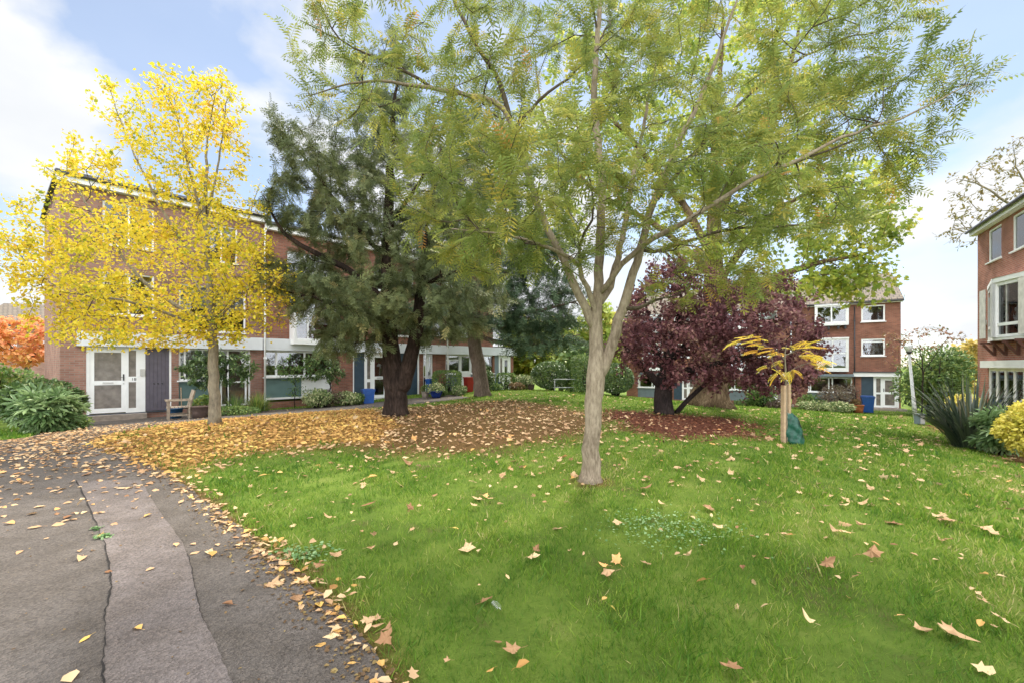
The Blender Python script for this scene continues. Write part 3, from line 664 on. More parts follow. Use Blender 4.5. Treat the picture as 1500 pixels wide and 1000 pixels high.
# ---- left terrace: three houses along one line at 45 degrees
A45 = R(45)
_u = -.95; LF = Facade(-14 + _u, 15.4 + _u, A45, -.13)
SHR = LF.x(65, 7.0)
ZT = LF.z(92, 256)                                    # eaves
X1, X2, X3, X4 = 0.0, LF.x(384), LF.x(618), LF.x(722)
XP = LF.x(752)
ZF0, ZF1 = LF.z(452, 514), LF.z(452, 498)             # ground-floor fascia band
def lrect(*a): return LF.rect(*a)
zDoor = ZF0 - .01
# house with the number 18
H1 = thing('brick_house', 'three storey brown brick end house with white door 18 behind yellow tree', 'house', (*LF.o, LF.z0), A45, 'brick terrace houses on the left')
d0, d1 = LF.x(126), LF.x(251); w0, w1 = LF.x(262), LF.x(367)
up = []
for p0, p1, q0, q1 in ((150, 226, 300, 362), (300, 348, 330, 384), (150, 226, 400, 462), (262, 360, 420, 486)): up.append(lrect(p0, q0, p1, q1))
ops1 = [(d0, d1, .0, zDoor), (w0, w1, .02, ZF0)] + up
mb = MB(); wall_panel(mb, X1, X2, -.45, ZT, ops1); shell(mb, X1, X2, -.45, ZT, 7.0, shear=SHR); mb.build('wall', brick_dull, H1)
gable_roof(H1, X1, X2 - .01, ZT, 7.0, .12, over=.3, shear=SHR, mat=felt, wallmat=brick_dull)
part_box('fascia_board', fascia_m, H1, LF.x(112), X2 - .02, -.16, -.004, ZF0, ZF1)
for i, (a, b, c, d) in enumerate(up): window(H1, a, b, c, d, cols=(.5,), cloth=curtain if i % 2 else None, clothdrop=.5)
da, db = LF.x(128), LF.x(185)
fr = MB(); zt_ = zDoor - .005
for p0, p1 in ((126, 131), (203, 213), (184.5, 188.5), (199.5, 203.2), (248, 251.5)): fr.box(LF.x(p0), LF.x(p1), .015, .10, .0, zt_)
xs0, xs1 = LF.x(188.5), LF.x(199.5)
for q0, q1 in ((.0, .16), (LF.z(194, 559), LF.z(194, 551)), (zt_ - .10, zt_)): fr.box(xs0, xs1, .018, .095, q0, q1)
fr.box(LF.x(131), LF.x(184.5), .018, .095, zt_ - .06, zt_); f_ = fr.build('door_frame', white, H1)
p = MB(); p.box(xs0 - .01, xs1 + .01, .045, .057, .1, zt_ - .06); p.build('sidelight', frost, f_)
text_part('18', .15, f_, (LF.x(196), .016, LF.z(196, 555)), (R(90), 0, 0), darkmetal)
k = MB(); xi = LF.x(208.5); k.box(xi - .07, xi + .07, -.015, .014, LF.z(208, 550), LF.z(208, 540)); k.box(xi - .045, xi + .045, -.02, -.014, LF.z(208, 548.5), LF.z(208, 546)); k.build('intercom', steel, f_)
glazed_door(H1, LF.x(131), LF.x(184.4), .03, zt_ - .065, y=.03, mid=.47)
bp_ = boards(H1, LF.x(213.2), LF.x(248), .02, zt_, plum, n=6)
for px in (226, 232, 238): h = MB(); xx = LF.x(px); h.tube([(xx, .012, LF.z(232, 561)), (xx, .0195, LF.z(232, 561))], .028, 10); h.build('vent_hole', darkmetal, bp_)
st = MB(); st.box(LF.x(122), LF.x(214), -.30, -.01, -.45, -.03); st.build('doorstep', stone, H1); part_box('threshold', navy, H1, LF.x(124), LF.x(250), -.05, .0, -.028, -.003)
# its ground floor window bay
zs = LF.z(300, 556); xa, xb = w0, LF.x(323)
window(H1, xa, xb, zs, ZF0 - .01, cols=(.14, .55), y=.05, cloth=curtain, clothdrop=.9)
part_box('spandrel_panel', teal, H1, xa, xb, .06, .11, LF.z(290, 596), zs - .05)
ff = window(H1, xb, w1, .05, ZF0 - .01, cols=(.25, .85), rows=((.42, 1, 2),), y=.055, sill=False, cloth=blind, name='glazed_screen')
# second house
H2 = thing('brick_house', 'three storey terrace house with teal panels under its windows and a white bay above', 'house', (*LF.o, LF.z0), A45, 'brick terrace houses on the left')
up2 = [lrect(421, 372, 481, 402), lrect(548, 396, 606, 428), lrect(548, 448, 606, 492)]
wa, wb = LF.x(387), LF.x(486); na, nb = LF.x(517), LF.x(614)
ops2 = [(wa, wb, .1, ZF0), (na, nb, 0, ZF0)] + up2
mb = MB(); wall_panel(mb, X2, X3, -.45, ZT - .25, ops2); shell(mb, X2, X3, -.45, ZT - .25, 7.0, left=False, right=False); mb.build('wall', brick, H2)
gable_roof(H2, X2 + .14, X3 - .14, ZT - .25, 7.0, .12, over=.3, mat=felt)
part_box('fascia_board', fascia_m, H2, X2 + .02, X3 - .02, -.16, -.004, ZF0, ZF1)
for a, b, c, d in up2: window(H2, a, b, c, d, cols=(.4,), cloth=curtain, clothdrop=.4)
# first floor bay, a box standing out over the ground floor
b0, b1, bz0, bz1 = LF.x(424), LF.x(487), LF.z(455, 499), LF.z(455, 440)
bay = MB(); bay.box(b0, b1, -.55, -.003, bz0 - .2, bz0); bay.box(b0 - .04, b1 + .04, -.6, -.005, bz1, bz1 + .09)
for xx in (b0, b1 - .08): bay.box(xx, xx + .08, -.55, -.003, bz0 + .002, bz1 - .002)
bo = bay.build('bay', white, H2); window(H2, b0 + .08, b1 - .08, bz0 + .003, bz1 - .003, cols=(.3,), y=-.52, sill=False, cloth=curtain, clothdrop=.6)
zs2 = LF.z(430, 551)
window(H2, wa, wb, zs2, ZF0 - .01, cols=(.17, .58), y=.05, cloth=None, fw=.08)
part_box('spandrel_panel', teal, H2, wa + .03, LF.x(442), .05, .1, LF.z(415, 581), zs2 - .05)
part_box('spandrel_panel', white, H2, LF.x(442) + .003, wb, .05, .1, LF.z(460, 581), zs2 - .05)
part_box('plinth_strip', white, H2, wa, wb, .03, .09, LF.z(415, 584), LF.z(415, 581) - .002)
part_box('navy_panel', navy, H2, LF.x(519), LF.x(534), .03, .08, .02, ZF0 - .01)
fr = MB()
for p0, p1 in ((517, 518.8), (534, 538), (543, 546), (566, 570)): fr.box(LF.x(p0), LF.x(p1), .015, .10, 0, ZF0 - .006)
fr.box(LF.x(538), LF.x(566), .02, .095, ZF0 - .12, ZF0 - .008); fr.box(LF.x(538), LF.x(543), .02, .095, .85, 1.0); fr.box(LF.x(538), LF.x(543), .02, .095, .0, .12); f_ = fr.build('door_frame', white, H2)
MB().box(LF.x(537.5), LF.x(543.5), .05, .06, .05, ZF0 - .1).build('sidelight', frost, f_)
glazed_door(H2, LF.x(546), LF.x(566), .02, ZF0 - .125, y=.03, mid=.47, letter=True, gl=glass)
boards(H2, LF.x(570), LF.x(612), .02, ZF0 - .01, navy, n=7, y=.03)
part_box('corner_post', white, H2, LF.x(612) + .002, nb, .0, .09, 0, ZF0 - .004); part_box('threshold', white, H2, na, nb, -.03, .014, -.04, -.002)
downpipe(H2, X2 + .05, -.22, -.2, ZT - .5)
# third house with a recessed porch
H3 = thing('brick_house', 'farthest terrace house on the left with white half door behind the leaning trunk', 'house', (*LF.o, LF.z0), A45, 'brick terrace houses on the left')
up3 = [lrect(637, 452, 664, 492), lrect(670, 445, 700, 494), lrect(637, 410, 664, 436)]
pa, pb = LF.x(620), LF.x(634); qa, qb = LF.x(653), LF.x(724)
ops3 = [(pa, pb, 0, ZF0), (qa, qb, .02, ZF0)] + up3
mb = MB(); wall_panel(mb, X3, X4, -.45, ZT - .3, ops3); shell(mb, X3, X4, -.45, ZT - .3, 7.0, left=False)
wall_panel(mb, X4 + .002, XP, -.45, ZF0, [(LF.x(724.5), LF.x(748), 0, ZF0)]); mb.add([(XP, 0, -.45), (XP, 3, -.45), (XP, 3, ZF1), (XP, 0, ZF1)], [(0, 1, 2, 3)]); mb.build('wall', brick, H3)
gable_roof(H3, X3 + .14, X4, ZT - .3, 7.0, .12, over=.3, mat=felt)
part_box('fascia_board', fascia_m, H3, X3 + .02, XP + .15, -.2, -.004, ZF0, ZF1); part_box('porch_roof', felt, H3, X4 + .02, XP + .15, -.2, 3.0, ZF1 + .003, ZF1 + .06)
for a, b, c, d in up3: window(H3, a, b, c, d, cols=(.5,), cloth=curtain, clothdrop=.5)
glazed_door(H3, LF.x(627), pb, .02, ZF0 - .02, y=.04, mid=.45, gl=glass, handle=-1); window(H3, pa, LF.x(627), .02, ZF0 - .02, rows=(.45,), y=.04, sill=False, name='sidelight')
zs3 = LF.z(665, 547); window(H3, qa, LF.x(674), zs3, ZF0 - .01, cols=(.22,), rows=((.72, 1, 2),), y=.04, cloth=blind, clothdrop=.3)
part_box('spandrel_panel', greyblue, H3, qa, LF.x(674), .05, .1, .03, zs3 - .05)
d_ = MB(); x0_, x1_ = LF.x(674.5), LF.x(690); zz0 = LF.z(682, 543); d_.box(x0_, x1_, .03, .09, .02, zz0); d_.box(x0_, x0_ + .1, .03, .09, zz0, ZF0 - .01); d_.box(x1_ - .1, x1_, .03, .09, zz0, ZF0 - .01); d_.box(x0_ + .1, x1_ - .1, .032, .088, ZF0 - .1, ZF0 - .012); dd = d_.build('door', white, H3)
MB().box(x0_ + .09, x1_ - .09, .055, .067, zz0 - .01, ZF0 - .09).build('pane', glass, dd)
k = MB(); k.box(x0_ + .03, x0_ + .07, -.0, .03, zz0 - .25, zz0 - .1); k.build('handle', darkmetal, dd)
window(H3, LF.x(690) + .01, LF.x(723.5), zs3, ZF0 - .01, cols=(.42,), y=.04, cloth=blind); part_box('spandrel_panel', greyblue, H3, LF.x(690) + .01, LF.x(723.5), .05, .1, .03, zs3 - .05)
part_box('navy_panel', greyblue, H3, LF.x(724.6), LF.x(731), .03, .08, .02, ZF0 - .01)
fr = MB()
for p0, p1 in ((731, 733), (736, 737.5), (746, 748)): fr.box(LF.x(p0), LF.x(p1), .015, .1, 0, ZF0 - .005)
fr.box(LF.x(733), LF.x(746), .02, .095, ZF0 - .16, ZF0 - .007); fr.box(LF.x(733), LF.x(736), .02, .095, .85, 1.0); f_ = fr.build('door_frame', white, H3); MB().box(LF.x(732.8), LF.x(736.2), .05, .06, .02, ZF0 - .12).build('sidelight', frost, f_)
glazed_door(H3, LF.x(737.6), LF.x(745.9), .02, ZF0 - .17, y=.03, mid=.45, gl=glass)
downpipe(H3, LF.x(652), -.24, -.2, ZT - .6)
downpipe(H3, X3 + .1, -.24, -.2, ZT - .6)

# ---- right building: its facade runs towards the camera
RF = Facade(682 / F * 19.0, 19.0, math.atan2(-.862, -.507), -.95)
RZ = RF.z(1432, 338); RL = 10.5
RB = thing('brick_house', 'tall warm red brick house with white oriel bay at the right edge', 'house', (*RF.o, RF.z0), RF.a)
wt = [RF.rect(1447.5, 330, 1467, 380), RF.rect(1483, 302, 1513, 356)]
wt[0] = (wt[0][0], wt[0][1], RF.z(1457, 381.5), RF.z(1457, 333)); wt[1] = (wt[1][0], wt[1][1], wt[0][2], wt[0][3])
gw0 = RF.x(1447); gz1 = RF.z(1447, 538); gw1 = gw0 + 3.6; ob0 = RF.x(1447); ob1 = ob0 + 4.4; oz0, oz1 = RF.z(1450, 498), RF.z(1450, 434)
opsR = wt + [(wt[1][1] + 1.2, wt[1][1] + 2.6, wt[0][2], wt[0][3]), (gw0, gw1, .25, gz1), (ob0 + .02, ob1 - .02, oz0 + .05, oz1 - .05), (gw1 + 1.0, gw1 + 2.5, 0, gz1)]
mb = MB(); wall_panel(mb, 0, RL, -1.6, RZ, opsR); shell(mb, 0, RL, -1.6, RZ, 8.0); mb.build('wall', brick_warm, RB)
gable_roof(RB, 0, RL, RZ + .12, 8.0, 2.0, over=.28, wallmat=brick_warm, fh=.34, mat=felt)
for i in (0, 1, 2): a, b, c, d = opsR[i]; window(RB, a, b, c, d, y=.03, fw=.075, cloth=curtain if i == 2 else None)
window(RB, gw0, gw1, .25, gz1, cols=(.2, .4, .6, .8), y=.03, fw=.13, cloth=curtain, clothdrop=1, name='glazed_screen')
part_box('canopy', white, RB, gw0 - .05, gw1 + .1, -.22, -.004, gz1, RF.z(1447, 528))
glazed_door(RB, gw1 + 1.0, gw1 + 2.5, .02, gz1, y=.03, letter=True)
# oriel: canted box on timber brackets
oy = -.5; cant = RF.x(1458, oy) - ob0
bm = MB(); P = [(ob0, 0), (ob0 + cant, oy), (ob1 - cant, oy), (ob1, 0)]
def slabpoly(mb, poly, z0, z1):
    n = len(poly); V = [(x, y, z0) for x, y in poly] + [(x, y, z1) for x, y in poly]
    mb.add(V, [tuple(range(n - 1, -1, -1)), tuple(range(n, 2 * n))] + [(i, (i + 1) % n, (i + 1) % n + n, i + n) for i in range(n)])
slabpoly(bm, [(ob0 - .06, -.004), (ob0 + cant - .05, oy - .08), (ob1 - cant + .05, oy - .08), (ob1 + .06, -.004)], oz1 + .25, oz1 + .42)
orl = bm.build('oriel_bay', white, RB); bm = MB()
slabpoly(bm, [(ob0 - .02, -.006), (ob0 + cant, oy - .03), (ob1 - cant, oy - .03), (ob1 + .02, -.006)], oz0 - .1, oz0)
bm.build('bay_floor', white, orl)
def bar_between(mb, a, b, z0, z1, t=.07):
    (x0, y0), (x1, y1) = a, b; d = nrm([x1 - x0, y1 - y0]); nn = np.array([d[1], -d[0]]) * t
    slabpoly(mb, [(x0, y0), (x1, y1), (x1 - nn[0], y1 - nn[1]), (x0 - nn[0], y0 - nn[1])], z0, z1)
fr = MB(); pn = MB()
for (a, b, ncol) in ((P[0], P[1], 1), (P[1], P[2], 3), (P[2], P[3], 1)):
    a, b = np.array(a), np.array(b)
    for i in range(ncol + 1):
        u = i / ncol; wdt = .075 / np.linalg.norm(b - a); u0, u1 = max(0, u - wdt), min(1, u + wdt); bar_between(fr, a + (b - a) * u0, a + (b - a) * u1, oz0 + .002, oz1 + .248, .09)
    for z0, z1 in ((oz0 + .003, oz0 + .10), (oz0 + .42, oz0 + .53), (oz1 + .12, oz1 + .247)): bar_between(fr, a + (b - a) * .01, a + (b - a) * .99, z0, z1, .08)
    inn = nrm([-(b - a)[1], (b - a)[0]]) * .04
    bar_between(pn, a + inn, b + inn, oz0 + .05, oz1 + .2, .012)
fr.build('frame', white, orl); pn.build('pane', glass, orl)
for xa, xw in ((ob0 + .30, .55), (ob0 + 1.5, 1.2), (ob1 - .85, .5)): cu = MB(); cu.box(xa, xa + xw, -.34, -.32, oz0 + .05, oz1 + .2); cu.build('curtain', curtain, orl)
BRT = plain('bracket_timber', (.11, .045, .03), .7, .2, 10)
for xx in np.linspace(ob0 + .75, ob1 - .75, 4):
    bk = MB()
    bk.box(xx - .04, xx + .04, oy + .05, -.004, oz0 - .19, oz0 - .103); bk.box(xx - .04, xx + .04, -.08, -.005, oz0 - .66, oz0 - .192)
    M_ = Matrix.Translation((xx, -.06, oz0 - .62)) @ Matrix.Rotation(R(36), 4, 'X'); bk.box(-.035, .035, -.04, .04, .02, .52, M_)
    bk.build('bracket', BRT, RB)
part_box('alarm_box', white, RB, RF.x(1439), RF.x(1445.5), -.07, -.003, RF.z(1442, 476.5), RF.z(1442, 469.5))

# ---- far row across the green
FO = np.array([25.8, 29.0]); FD = np.array([.842, -.539]); FL = 20.0
FF = Facade(*(FO - FD * FL), math.atan2(FD[1], FD[0]), -1.28)
FZ = FF.z(1318, 439)
def far_house(x0, x1, label, detail, edge):
    H = thing('brick_house', label, 'house', (*FF.o, FF.z0), FF.a, 'brick terrace houses across the green')
    sh = x1 - FF.x(1320)
    X = lambda px, off=0: FF.x(px, off) + sh
    def Z(px, py): return FF.z(px, py)
    zg = Z(1280, 551); ops = [(X(1262), X(1297), Z(1280, 471), Z(1280, 447)), (X(1262), X(1297), Z(1280, 521), Z(1280, 496)), (X(1184), X(1249), .1, zg - .06), (X(1262), X(1321) - .12, 0, zg),
           (X(1196), X(1240), Z(1218, 474), Z(1218, 449)), (X(1199), X(1240), Z(1218, 540), Z(1218, 497))]
    if not detail: pass
    mb = MB(); wall_panel(mb, x0, x1, -.9, FZ, ops); shell(mb, x0, x1, -.9, FZ, 8, left=True, right=True); mb.build('wall', brick, H)
    gable_roof(H, x0, x1, FZ + .1, 8, 2.3, over=.25)
    a = ops[0]; window(H, *a, y=.02, fw=.09, cloth=curtain if not detail else None, clothdrop=.5); a = ops[1]; window(H, *a, y=.02, fw=.09, rows=(.82,), cloth=blind if not detail else None, clothdrop=.4)
    # two boxed bays
    for (a, b, c, d), rows in ((ops[4], ()), (ops[5], ((.52),))):
        m_ = MB(); m_.box(a - .1, b + .1, -.5, -.004, c - .17, c); m_.box(a - .12, b + .12, -.53, -.005, d, d + .1); m_.box(a - .1, a - .02, -.5, -.006, c + .002, d - .002); m_.box(b + .02, b + .1, -.5, -.006, c + .002, d - .002); m_.build('bay', white, H)
        window(H, a - .02, b + .02, c + .003, d - .003, cols=(.5,), rows=rows, y=-.48, fw=.085, sill=False, cloth=blind if rows else None, clothdrop=.22)
    for px in (1200, 1214, 1228, 1238): xx = X(px); bk = MB(); bk.box(xx - .06, xx + .06, -.4, -.004, ops[4][2] - .42, ops[4][2] - .173); bk.build('bracket', darkmetal, H)
    part_box('flashing', greyblue, H, X(1188), X(1250), -.52, -.004, zg - .02, zg + .16); part_box('fascia_board', white, H, X(1250) + .004, X(1321) - .1, -.2, -.004, zg + .003, zg + .26); part_box('porch_roof', felt, H, X(1250) + .004, X(1321) - .1, -.24, -.005, zg + .263, zg + .34)
    zs = Z(1216, 574)
    window(H, X(1184), X(1249), zs, zg - .07, cols=(.06, .48, .56), y=.03, fw=.08, cloth=None); part_box('spandrel_panel', greyblue, H, X(1184), X(1249), .04, .1, .1, zs - .053)
    part_box('navy_panel', navy, H, X(1262), X(1280), .03, .09, .0, zg - .006)
    fr = MB(); xr = X(1321) - .12
    for xa_, xb_ in ((X(1280), X(1284)), (X(1290.5), X(1293.5)), (xr - .1, xr)): fr.box(xa_, xb_, .01, .1, 0, zg - .004)
    fr.box(X(1284), xr - .1, .015, .095, zg - .12, zg - .006); fr.box(X(1284), X(1290.5), .015, .095, .9, 1.02); fr.box(X(1284), X(1290.5), .015, .095, 0, .14); f_ = fr.build('door_frame', white, H)
    MB().box(X(1283.7), X(1290.8), .05, .06, .05, zg - .1).build('sidelight', frost, f_)
    glazed_door(H, X(1293.5), xr - .1, .02, zg - .125, y=.03, mid=.5, letter=False, handle=-1)
    part_box('doorstep', stone, H, X(1279), x1 + .25, -.45, -.006, -.35, -.02)
    downpipe(H, X(1252), -.1, .1, FZ - .3, darkmetal)
    return H
xm = FF.x(1172) - .0; L1 = FL - xm
far_house(FL - 6.1, FL, 'brick end house across the green, blue wheelie bin beside its door', True, True)
far_house(FL - 12.3, FL - 6.2, 'brick house across the green half hidden behind the purple tree', False, False)
far_house(FL - 18.5, FL - 12.4, 'farthest brick house across the green, mostly behind the purple tree and big trunk', False, False)

# ---- a low house far off at the left edge
HB = thing('brick_house', 'distant low house behind the orange tree at the left edge', 'house', (-42, 34, gz(-42, 34)), R(20))
mb = MB(); wall_panel(mb, 0, 9, -1, 5.3, [(1, 2.6, 3, 4.4), (4, 5.6, 3, 4.4), (6.8, 8.2, .2, 2.3)]); shell(mb, 0, 9, -1, 5.3, 7); mb.build('wall', brick_dull, HB)
gable_roof(HB, 0, 9, 5.35, 7, 1.9, wallmat=brick_dull)
window(HB, 1, 2.6, 3, 4.4, cols=(.5,), cloth=curtain); window(HB, 4, 5.6, 3, 4.4, cols=(.5,), cloth=curtain); glazed_door(HB, 6.85, 8.15, .22, 2.28)

# ------------------------------------------------------------------ trees
bark_tan = barkmat('pale_bark', (.12, .088, .06), (.28, .222, .16), (.42, .345, .255), 14, .7, .3)
bark_twig = barkmat('twig_bark', (.045, .034, .024), (.09, .07, .048), (.16, .125, .09), 14, .4, .3)
bark_grey = barkmat('grey_bark', (.10, .085, .06), (.20, .17, .12), (.30, .26, .18), 12, .5, .3)
bark_yew = barkmat('yew_bark', (.012, .008, .006), (.033, .022, .017), (.085, .056, .042), 10, 1.0, .2)
bark_cedar = barkmat('cedar_bark', (.06, .045, .034), (.15, .11, .085), (.26, .20, .155), 12, 1.0, .2)
bark_plane = barkmat('plane_bark', (.035, .022, .014), (.12, .08, .045), (.25, .18, .11), 6, 1.0, .2)
bark_dark = barkmat('plum_bark', (.012, .009, .009), (.03, .022, .02), (.07, .052, .045), 12, .8, .3)
f_locust = leafmat('locust_leaf', [(.0, (.08, .135, .032)), (.4, (.165, .22, .04)), (.72, (.28, .285, .045)), (.90, (.46, .36, .055)), (1, (.46, .22, .05))], .52)
f_yellow = leafmat('lime_leaf_yellow', [(.0, (.26, .32, .03)), (.2, (.56, .50, .035)), (.55, (.76, .60, .04)), (.85, (.82, .63, .06)), (1, (.66, .36, .06))], .46, tmul=1.12)
f_yew = leafmat('yew_needles', [(.0, (.05, .07, .026)), (.5, (.115, .14, .052)), (.85, (.195, .215, .08)), (1, (.30, .26, .10))], .28)
f_yew2 = leafmat('dark_needles', [(.0, (.03, .055, .03)), (.5, (.07, .115, .055)), (.9, (.12, .17, .075)), (1, (.18, .19, .08))], .3)
f_plum = leafmat('plum_leaf', [(.0, (.065, .022, .026)), (.5, (.155, .055, .062)), (.85, (.30, .14, .125)), (1, (.38, .25, .17))], .38)
f_plane = leafmat('plane_leaf', [(.0, (.13, .21, .03)), (.5, (.29, .36, .05)), (.8, (.50, .50, .07)), (1, (.60, .48, .08))], .52)
f_acer = leafmat('acer_leaf', [(.0, (.76, .54, .14)), (.3, (.80, .42, .15)), (.7, (.82, .34, .17)), (1, (.70, .24, .12))], .4)
f_bg = leafmat('far_leaf', [(.0, (.14, .22, .03)), (.5, (.30, .38, .06)), (.85, (.52, .50, .09)), (1, (.66, .54, .10))], .5)
f_laurel = leafmat('laurel_leaf', [(.0, (.04, .08, .025)), (.5, (.085, .15, .04)), (.85, (.17, .24, .075)), (1, (.32, .38, .17))], .2, .3, .5)
f_fat = leafmat('fatsia_leaf', [(.0, (.08, .15, .05)), (.5, (.16, .26, .09)), (1, (.32, .42, .18))], .25, .4, .45)
f_box = leafmat('box_leaf', [(.0, (.05, .11, .03)), (.5, (.11, .19, .045)), (.85, (.21, .29, .07)), (1, (.38, .43, .11))], .25)
f_cream = leafmat('variegated_leaf', [(.0, (.05, .12, .03)), (.4, (.16, .23, .07)), (.65, (.46, .48, .24)), (1, (.66, .62, .36))], .2)
f_gold = leafmat('golden_leaf', [(.0, (.30, .30, .03)), (.4, (.62, .54, .07)), (1, (.80, .68, .18))], .3)
f_phorm = leafmat('flax_blade', [(.0, (.02, .035, .022)), (.5, (.045, .065, .04)), (.85, (.10, .12, .075)), (1, (.22, .18, .10))], .1, .35, .5)
f_lily = leafmat('lily_blade', [(.0, (.06, .13, .025)), (.5, (.14, .23, .04)), (.9, (.34, .36, .07)), (1, (.45, .38, .12))], .3)
f_dusk = leafmat('heath_leaf', [(.0, (.10, .06, .05)), (.5, (.16, .12, .08)), (1, (.24, .20, .12))], .25)
f_far_gold = leafmat('far_gold_leaf', [(.0, (.28, .24, .05)), (.5, (.48, .36, .08)), (1, (.60, .42, .12))], .4)
f_dry = leafmat('dry_leaf', [(.0, (.10, .055, .025)), (.5, (.2, .12, .05)), (1, (.3, .22, .08))], .3)

# the pale barked tree in the middle of the lawn
Ym = 5.9
limbs = [
 ([(864, 712, Ym), (865, 695, Ym), (867, 640, Ym), (871, 575, Ym), (873, 545, Ym), (874, 500, Ym), (873, 470, Ym), (876, 430, Ym), (878, 350, 5.95), (882, 260, 6.0), (870, 140, 6.1), (880, 0, 6.2), (890, -140, 6.3)], [.20, .128, .108, .118, .126, .090, .086, .064, .062, .052, .042, .03, .014]),
 ([(880, 552, Ym), (892, 515, 5.87), (912, 455, 5.85), (930, 395, 5.8), (950, 320, 5.75), (985, 230, 5.6), (1040, 110, 5.5), (1080, 0, 5.4)], [.086, .075, .066, .056, .047, .036, .024, .012]),
 ([(914, 458, 5.85), (935, 450, 5.7), (960, 440, 5.6)], [.030, .024, .020]),
 ([(872, 482, Ym), (858, 452, 5.85), (842, 420, 5.8), (822, 375, 5.8), (800, 330, 5.8), (775, 262, 5.8), (748, 182, 5.7), (728, 152, 5.7), (672, 138, 5.6), (612, 126, 5.5), (540, 120, 5.4), (455, 140, 5.3)], [.062, .058, .053, .048, .044, .042, .038, .034, .028, .022, .014, .006]),
 ([(650, 134, 5.6), (592, 106, 5.5), (540, 80, 5.4), (440, 30, 5.3)], [.024, .020, .014, .006]),
 ([(745, 178, 5.7), (733, 125, 5.7), (700, 70, 5.6), (664, 0, 5.5), (630, -90, 5.4)], [.034, .03, .026, .02, .01]),
 ([(752, 190, 5.7), (790, 148, 5.7), (840, 108, 5.7), (890, 60, 5.6)], [.026, .02, .014, .006]),
 ([(874, 474, Ym), (868, 440, 5.8), (852, 405, 5.65), (846, 385, 5.55), (825, 372, 5.4), (795, 360, 5.2), (740, 345, 4.9), (660, 335, 4.6)], [.040, .036, .032, .030, .024, .02, .013, .006]),
 ([(846, 385, 5.55), (852, 350, 5.4), (870, 310, 5.2), (860, 250, 5.0)], [.022, .018, .014, .006]),
 ([(878, 432, Ym), (905, 395, 5.7), (950, 355, 5.5), (1000, 328, 5.3), (1050, 295, 5.2), (1105, 263, 5.1), (1165, 238, 5.0), (1250, 195, 4.95), (1340, 165, 4.9), (1450, 105, 4.9)], [.040, .037, .034, .031, .028, .025, .021, .016, .011, .004]),
 ([(1120, 258, 5.1), (1200, 225, 5.0), (1290, 200, 5.0), (1335, 220, 5.0)], [.016, .012, .007, .004]),
 ([(882, 445, Ym), (898, 405, 6.1), (915, 330, 6.4), (935, 220, 6.7), (960, 100, 7.0)], [.050, .046, .04, .03, .016]),
 ([(940, 375, 5.8), (1000, 355, 5.8), (1080, 335, 5.9), (1180, 330, 6.0), (1280, 320, 6.1)], [.026, .022, .016, .011, .005]),
 ([(955, 300, 5.75), (1030, 210, 5.9), (1120, 120, 6.0), (1230, 60, 6.1), (1330, 40, 6.2)], [.03, .025, .018, .012, .005]),
]
bl = [(620, 120, 5.6, 170, 110, 1.6, 1.15), (500, 80, 5.4, 70, 90, 1.0, .35), (690, 290, 5.4, 110, 95, 1.3, 1.0), (800, 290, 5.0, 130, 90, 1.3, .9), (860, 110, 6.2, 190, 150, 1.8, 1.4),
      (880, -120, 6.2, 330, 130, 2.2, 1.3), (1080, 110, 6.0, 220, 150, 1.8, 1.35), (1020, 300, 5.3, 160, 85, 1.4, 1.0), (1180, 260, 5.6, 130, 110, 1.4, .9), (1300, 150, 5.3, 120, 70, .9, .55),
      (1050, 415, 5.0, 110, 28, .7, .3), (1240, 40, 6.0, 110, 90, 1.2, .55), (1405, 118, 4.9, 55, 22, .3, .1), (760, 375, 5.0, 120, 30, .9, .3), (980, 200, 4.8, 200, 80, .8, .3)]
tree('broadleaf_tree', 'tall spreading green tree with pale forked trunk in the middle of the lawn', limbs, blobs(bl, 1500), pinnate(6, .072, .3, .16), bark_tan, f_locust, 12000, .205, .0062, step=.16, tip=.0034, twig=bark_twig, thin=.038, flute=(.10, 4, 2.5), expo=2.15, up=.12, wig=.022,
     frames=dict(along=.85, rand=.6, grav=.02, upn=1.2, nr=.3), spread=.025, tonek=dict(amt=.15, s=1.1), angle=1.1)

# yellow tree
Yy = 11.0
limbs = [
 ([(315, 624, Yy), (315, 612, Yy), (313, 560, Yy), (311, 490, Yy), (308, 440, Yy), (304, 370, Yy), (299, 310, Yy), (302, 260, Yy), (304, 200, Yy), (318, 130, Yy)], [.17, .138, .118, .105, .088, .07, .052, .036, .02, .006]),
 ([(309, 470, Yy), (270, 455, 10.8), (205, 408, 10.5), (150, 335, 10.3), (110, 275, 10.2), (60, 240, 10.1)], [.05, .045, .036, .025, .014, .005]),
 ([(310, 482, Yy), (255, 462, 10.4), (180, 440, 10.0), (90, 425, 9.7), (20, 365, 9.5)], [.04, .034, .026, .016, .005]),
 ([(306, 410, Yy), (265, 350, 10.9), (225, 285, 10.8), (185, 200, 10.8), (155, 115, 10.8)], [.045, .036, .027, .016, .005]),
 ([(302, 340, Yy), (280, 260, 11.1), (262, 180, 11.1), (252, 130, 11.2)], [.036, .028, .017, .005]),
 ([(301, 330, Yy), (318, 250, 11.2), (330, 170, 11.3), (338, 125, 11.3)], [.034, .024, .014, .005]),
 ([(310, 480, Yy), (345, 440, 11.2), (390, 410, 11.4), (440, 400, 11.5)], [.036, .028, .018, .006]),
 ([(309, 455, Yy), (290, 420, 11.6), (260, 380, 12.2), (220, 350, 12.6)], [.036, .028, .018, .006]),
 ([(309, 460, Yy), (330, 400, 11.6), (360, 330, 12.2), (380, 270, 12.5)], [.036, .028, .018, .006]),
]
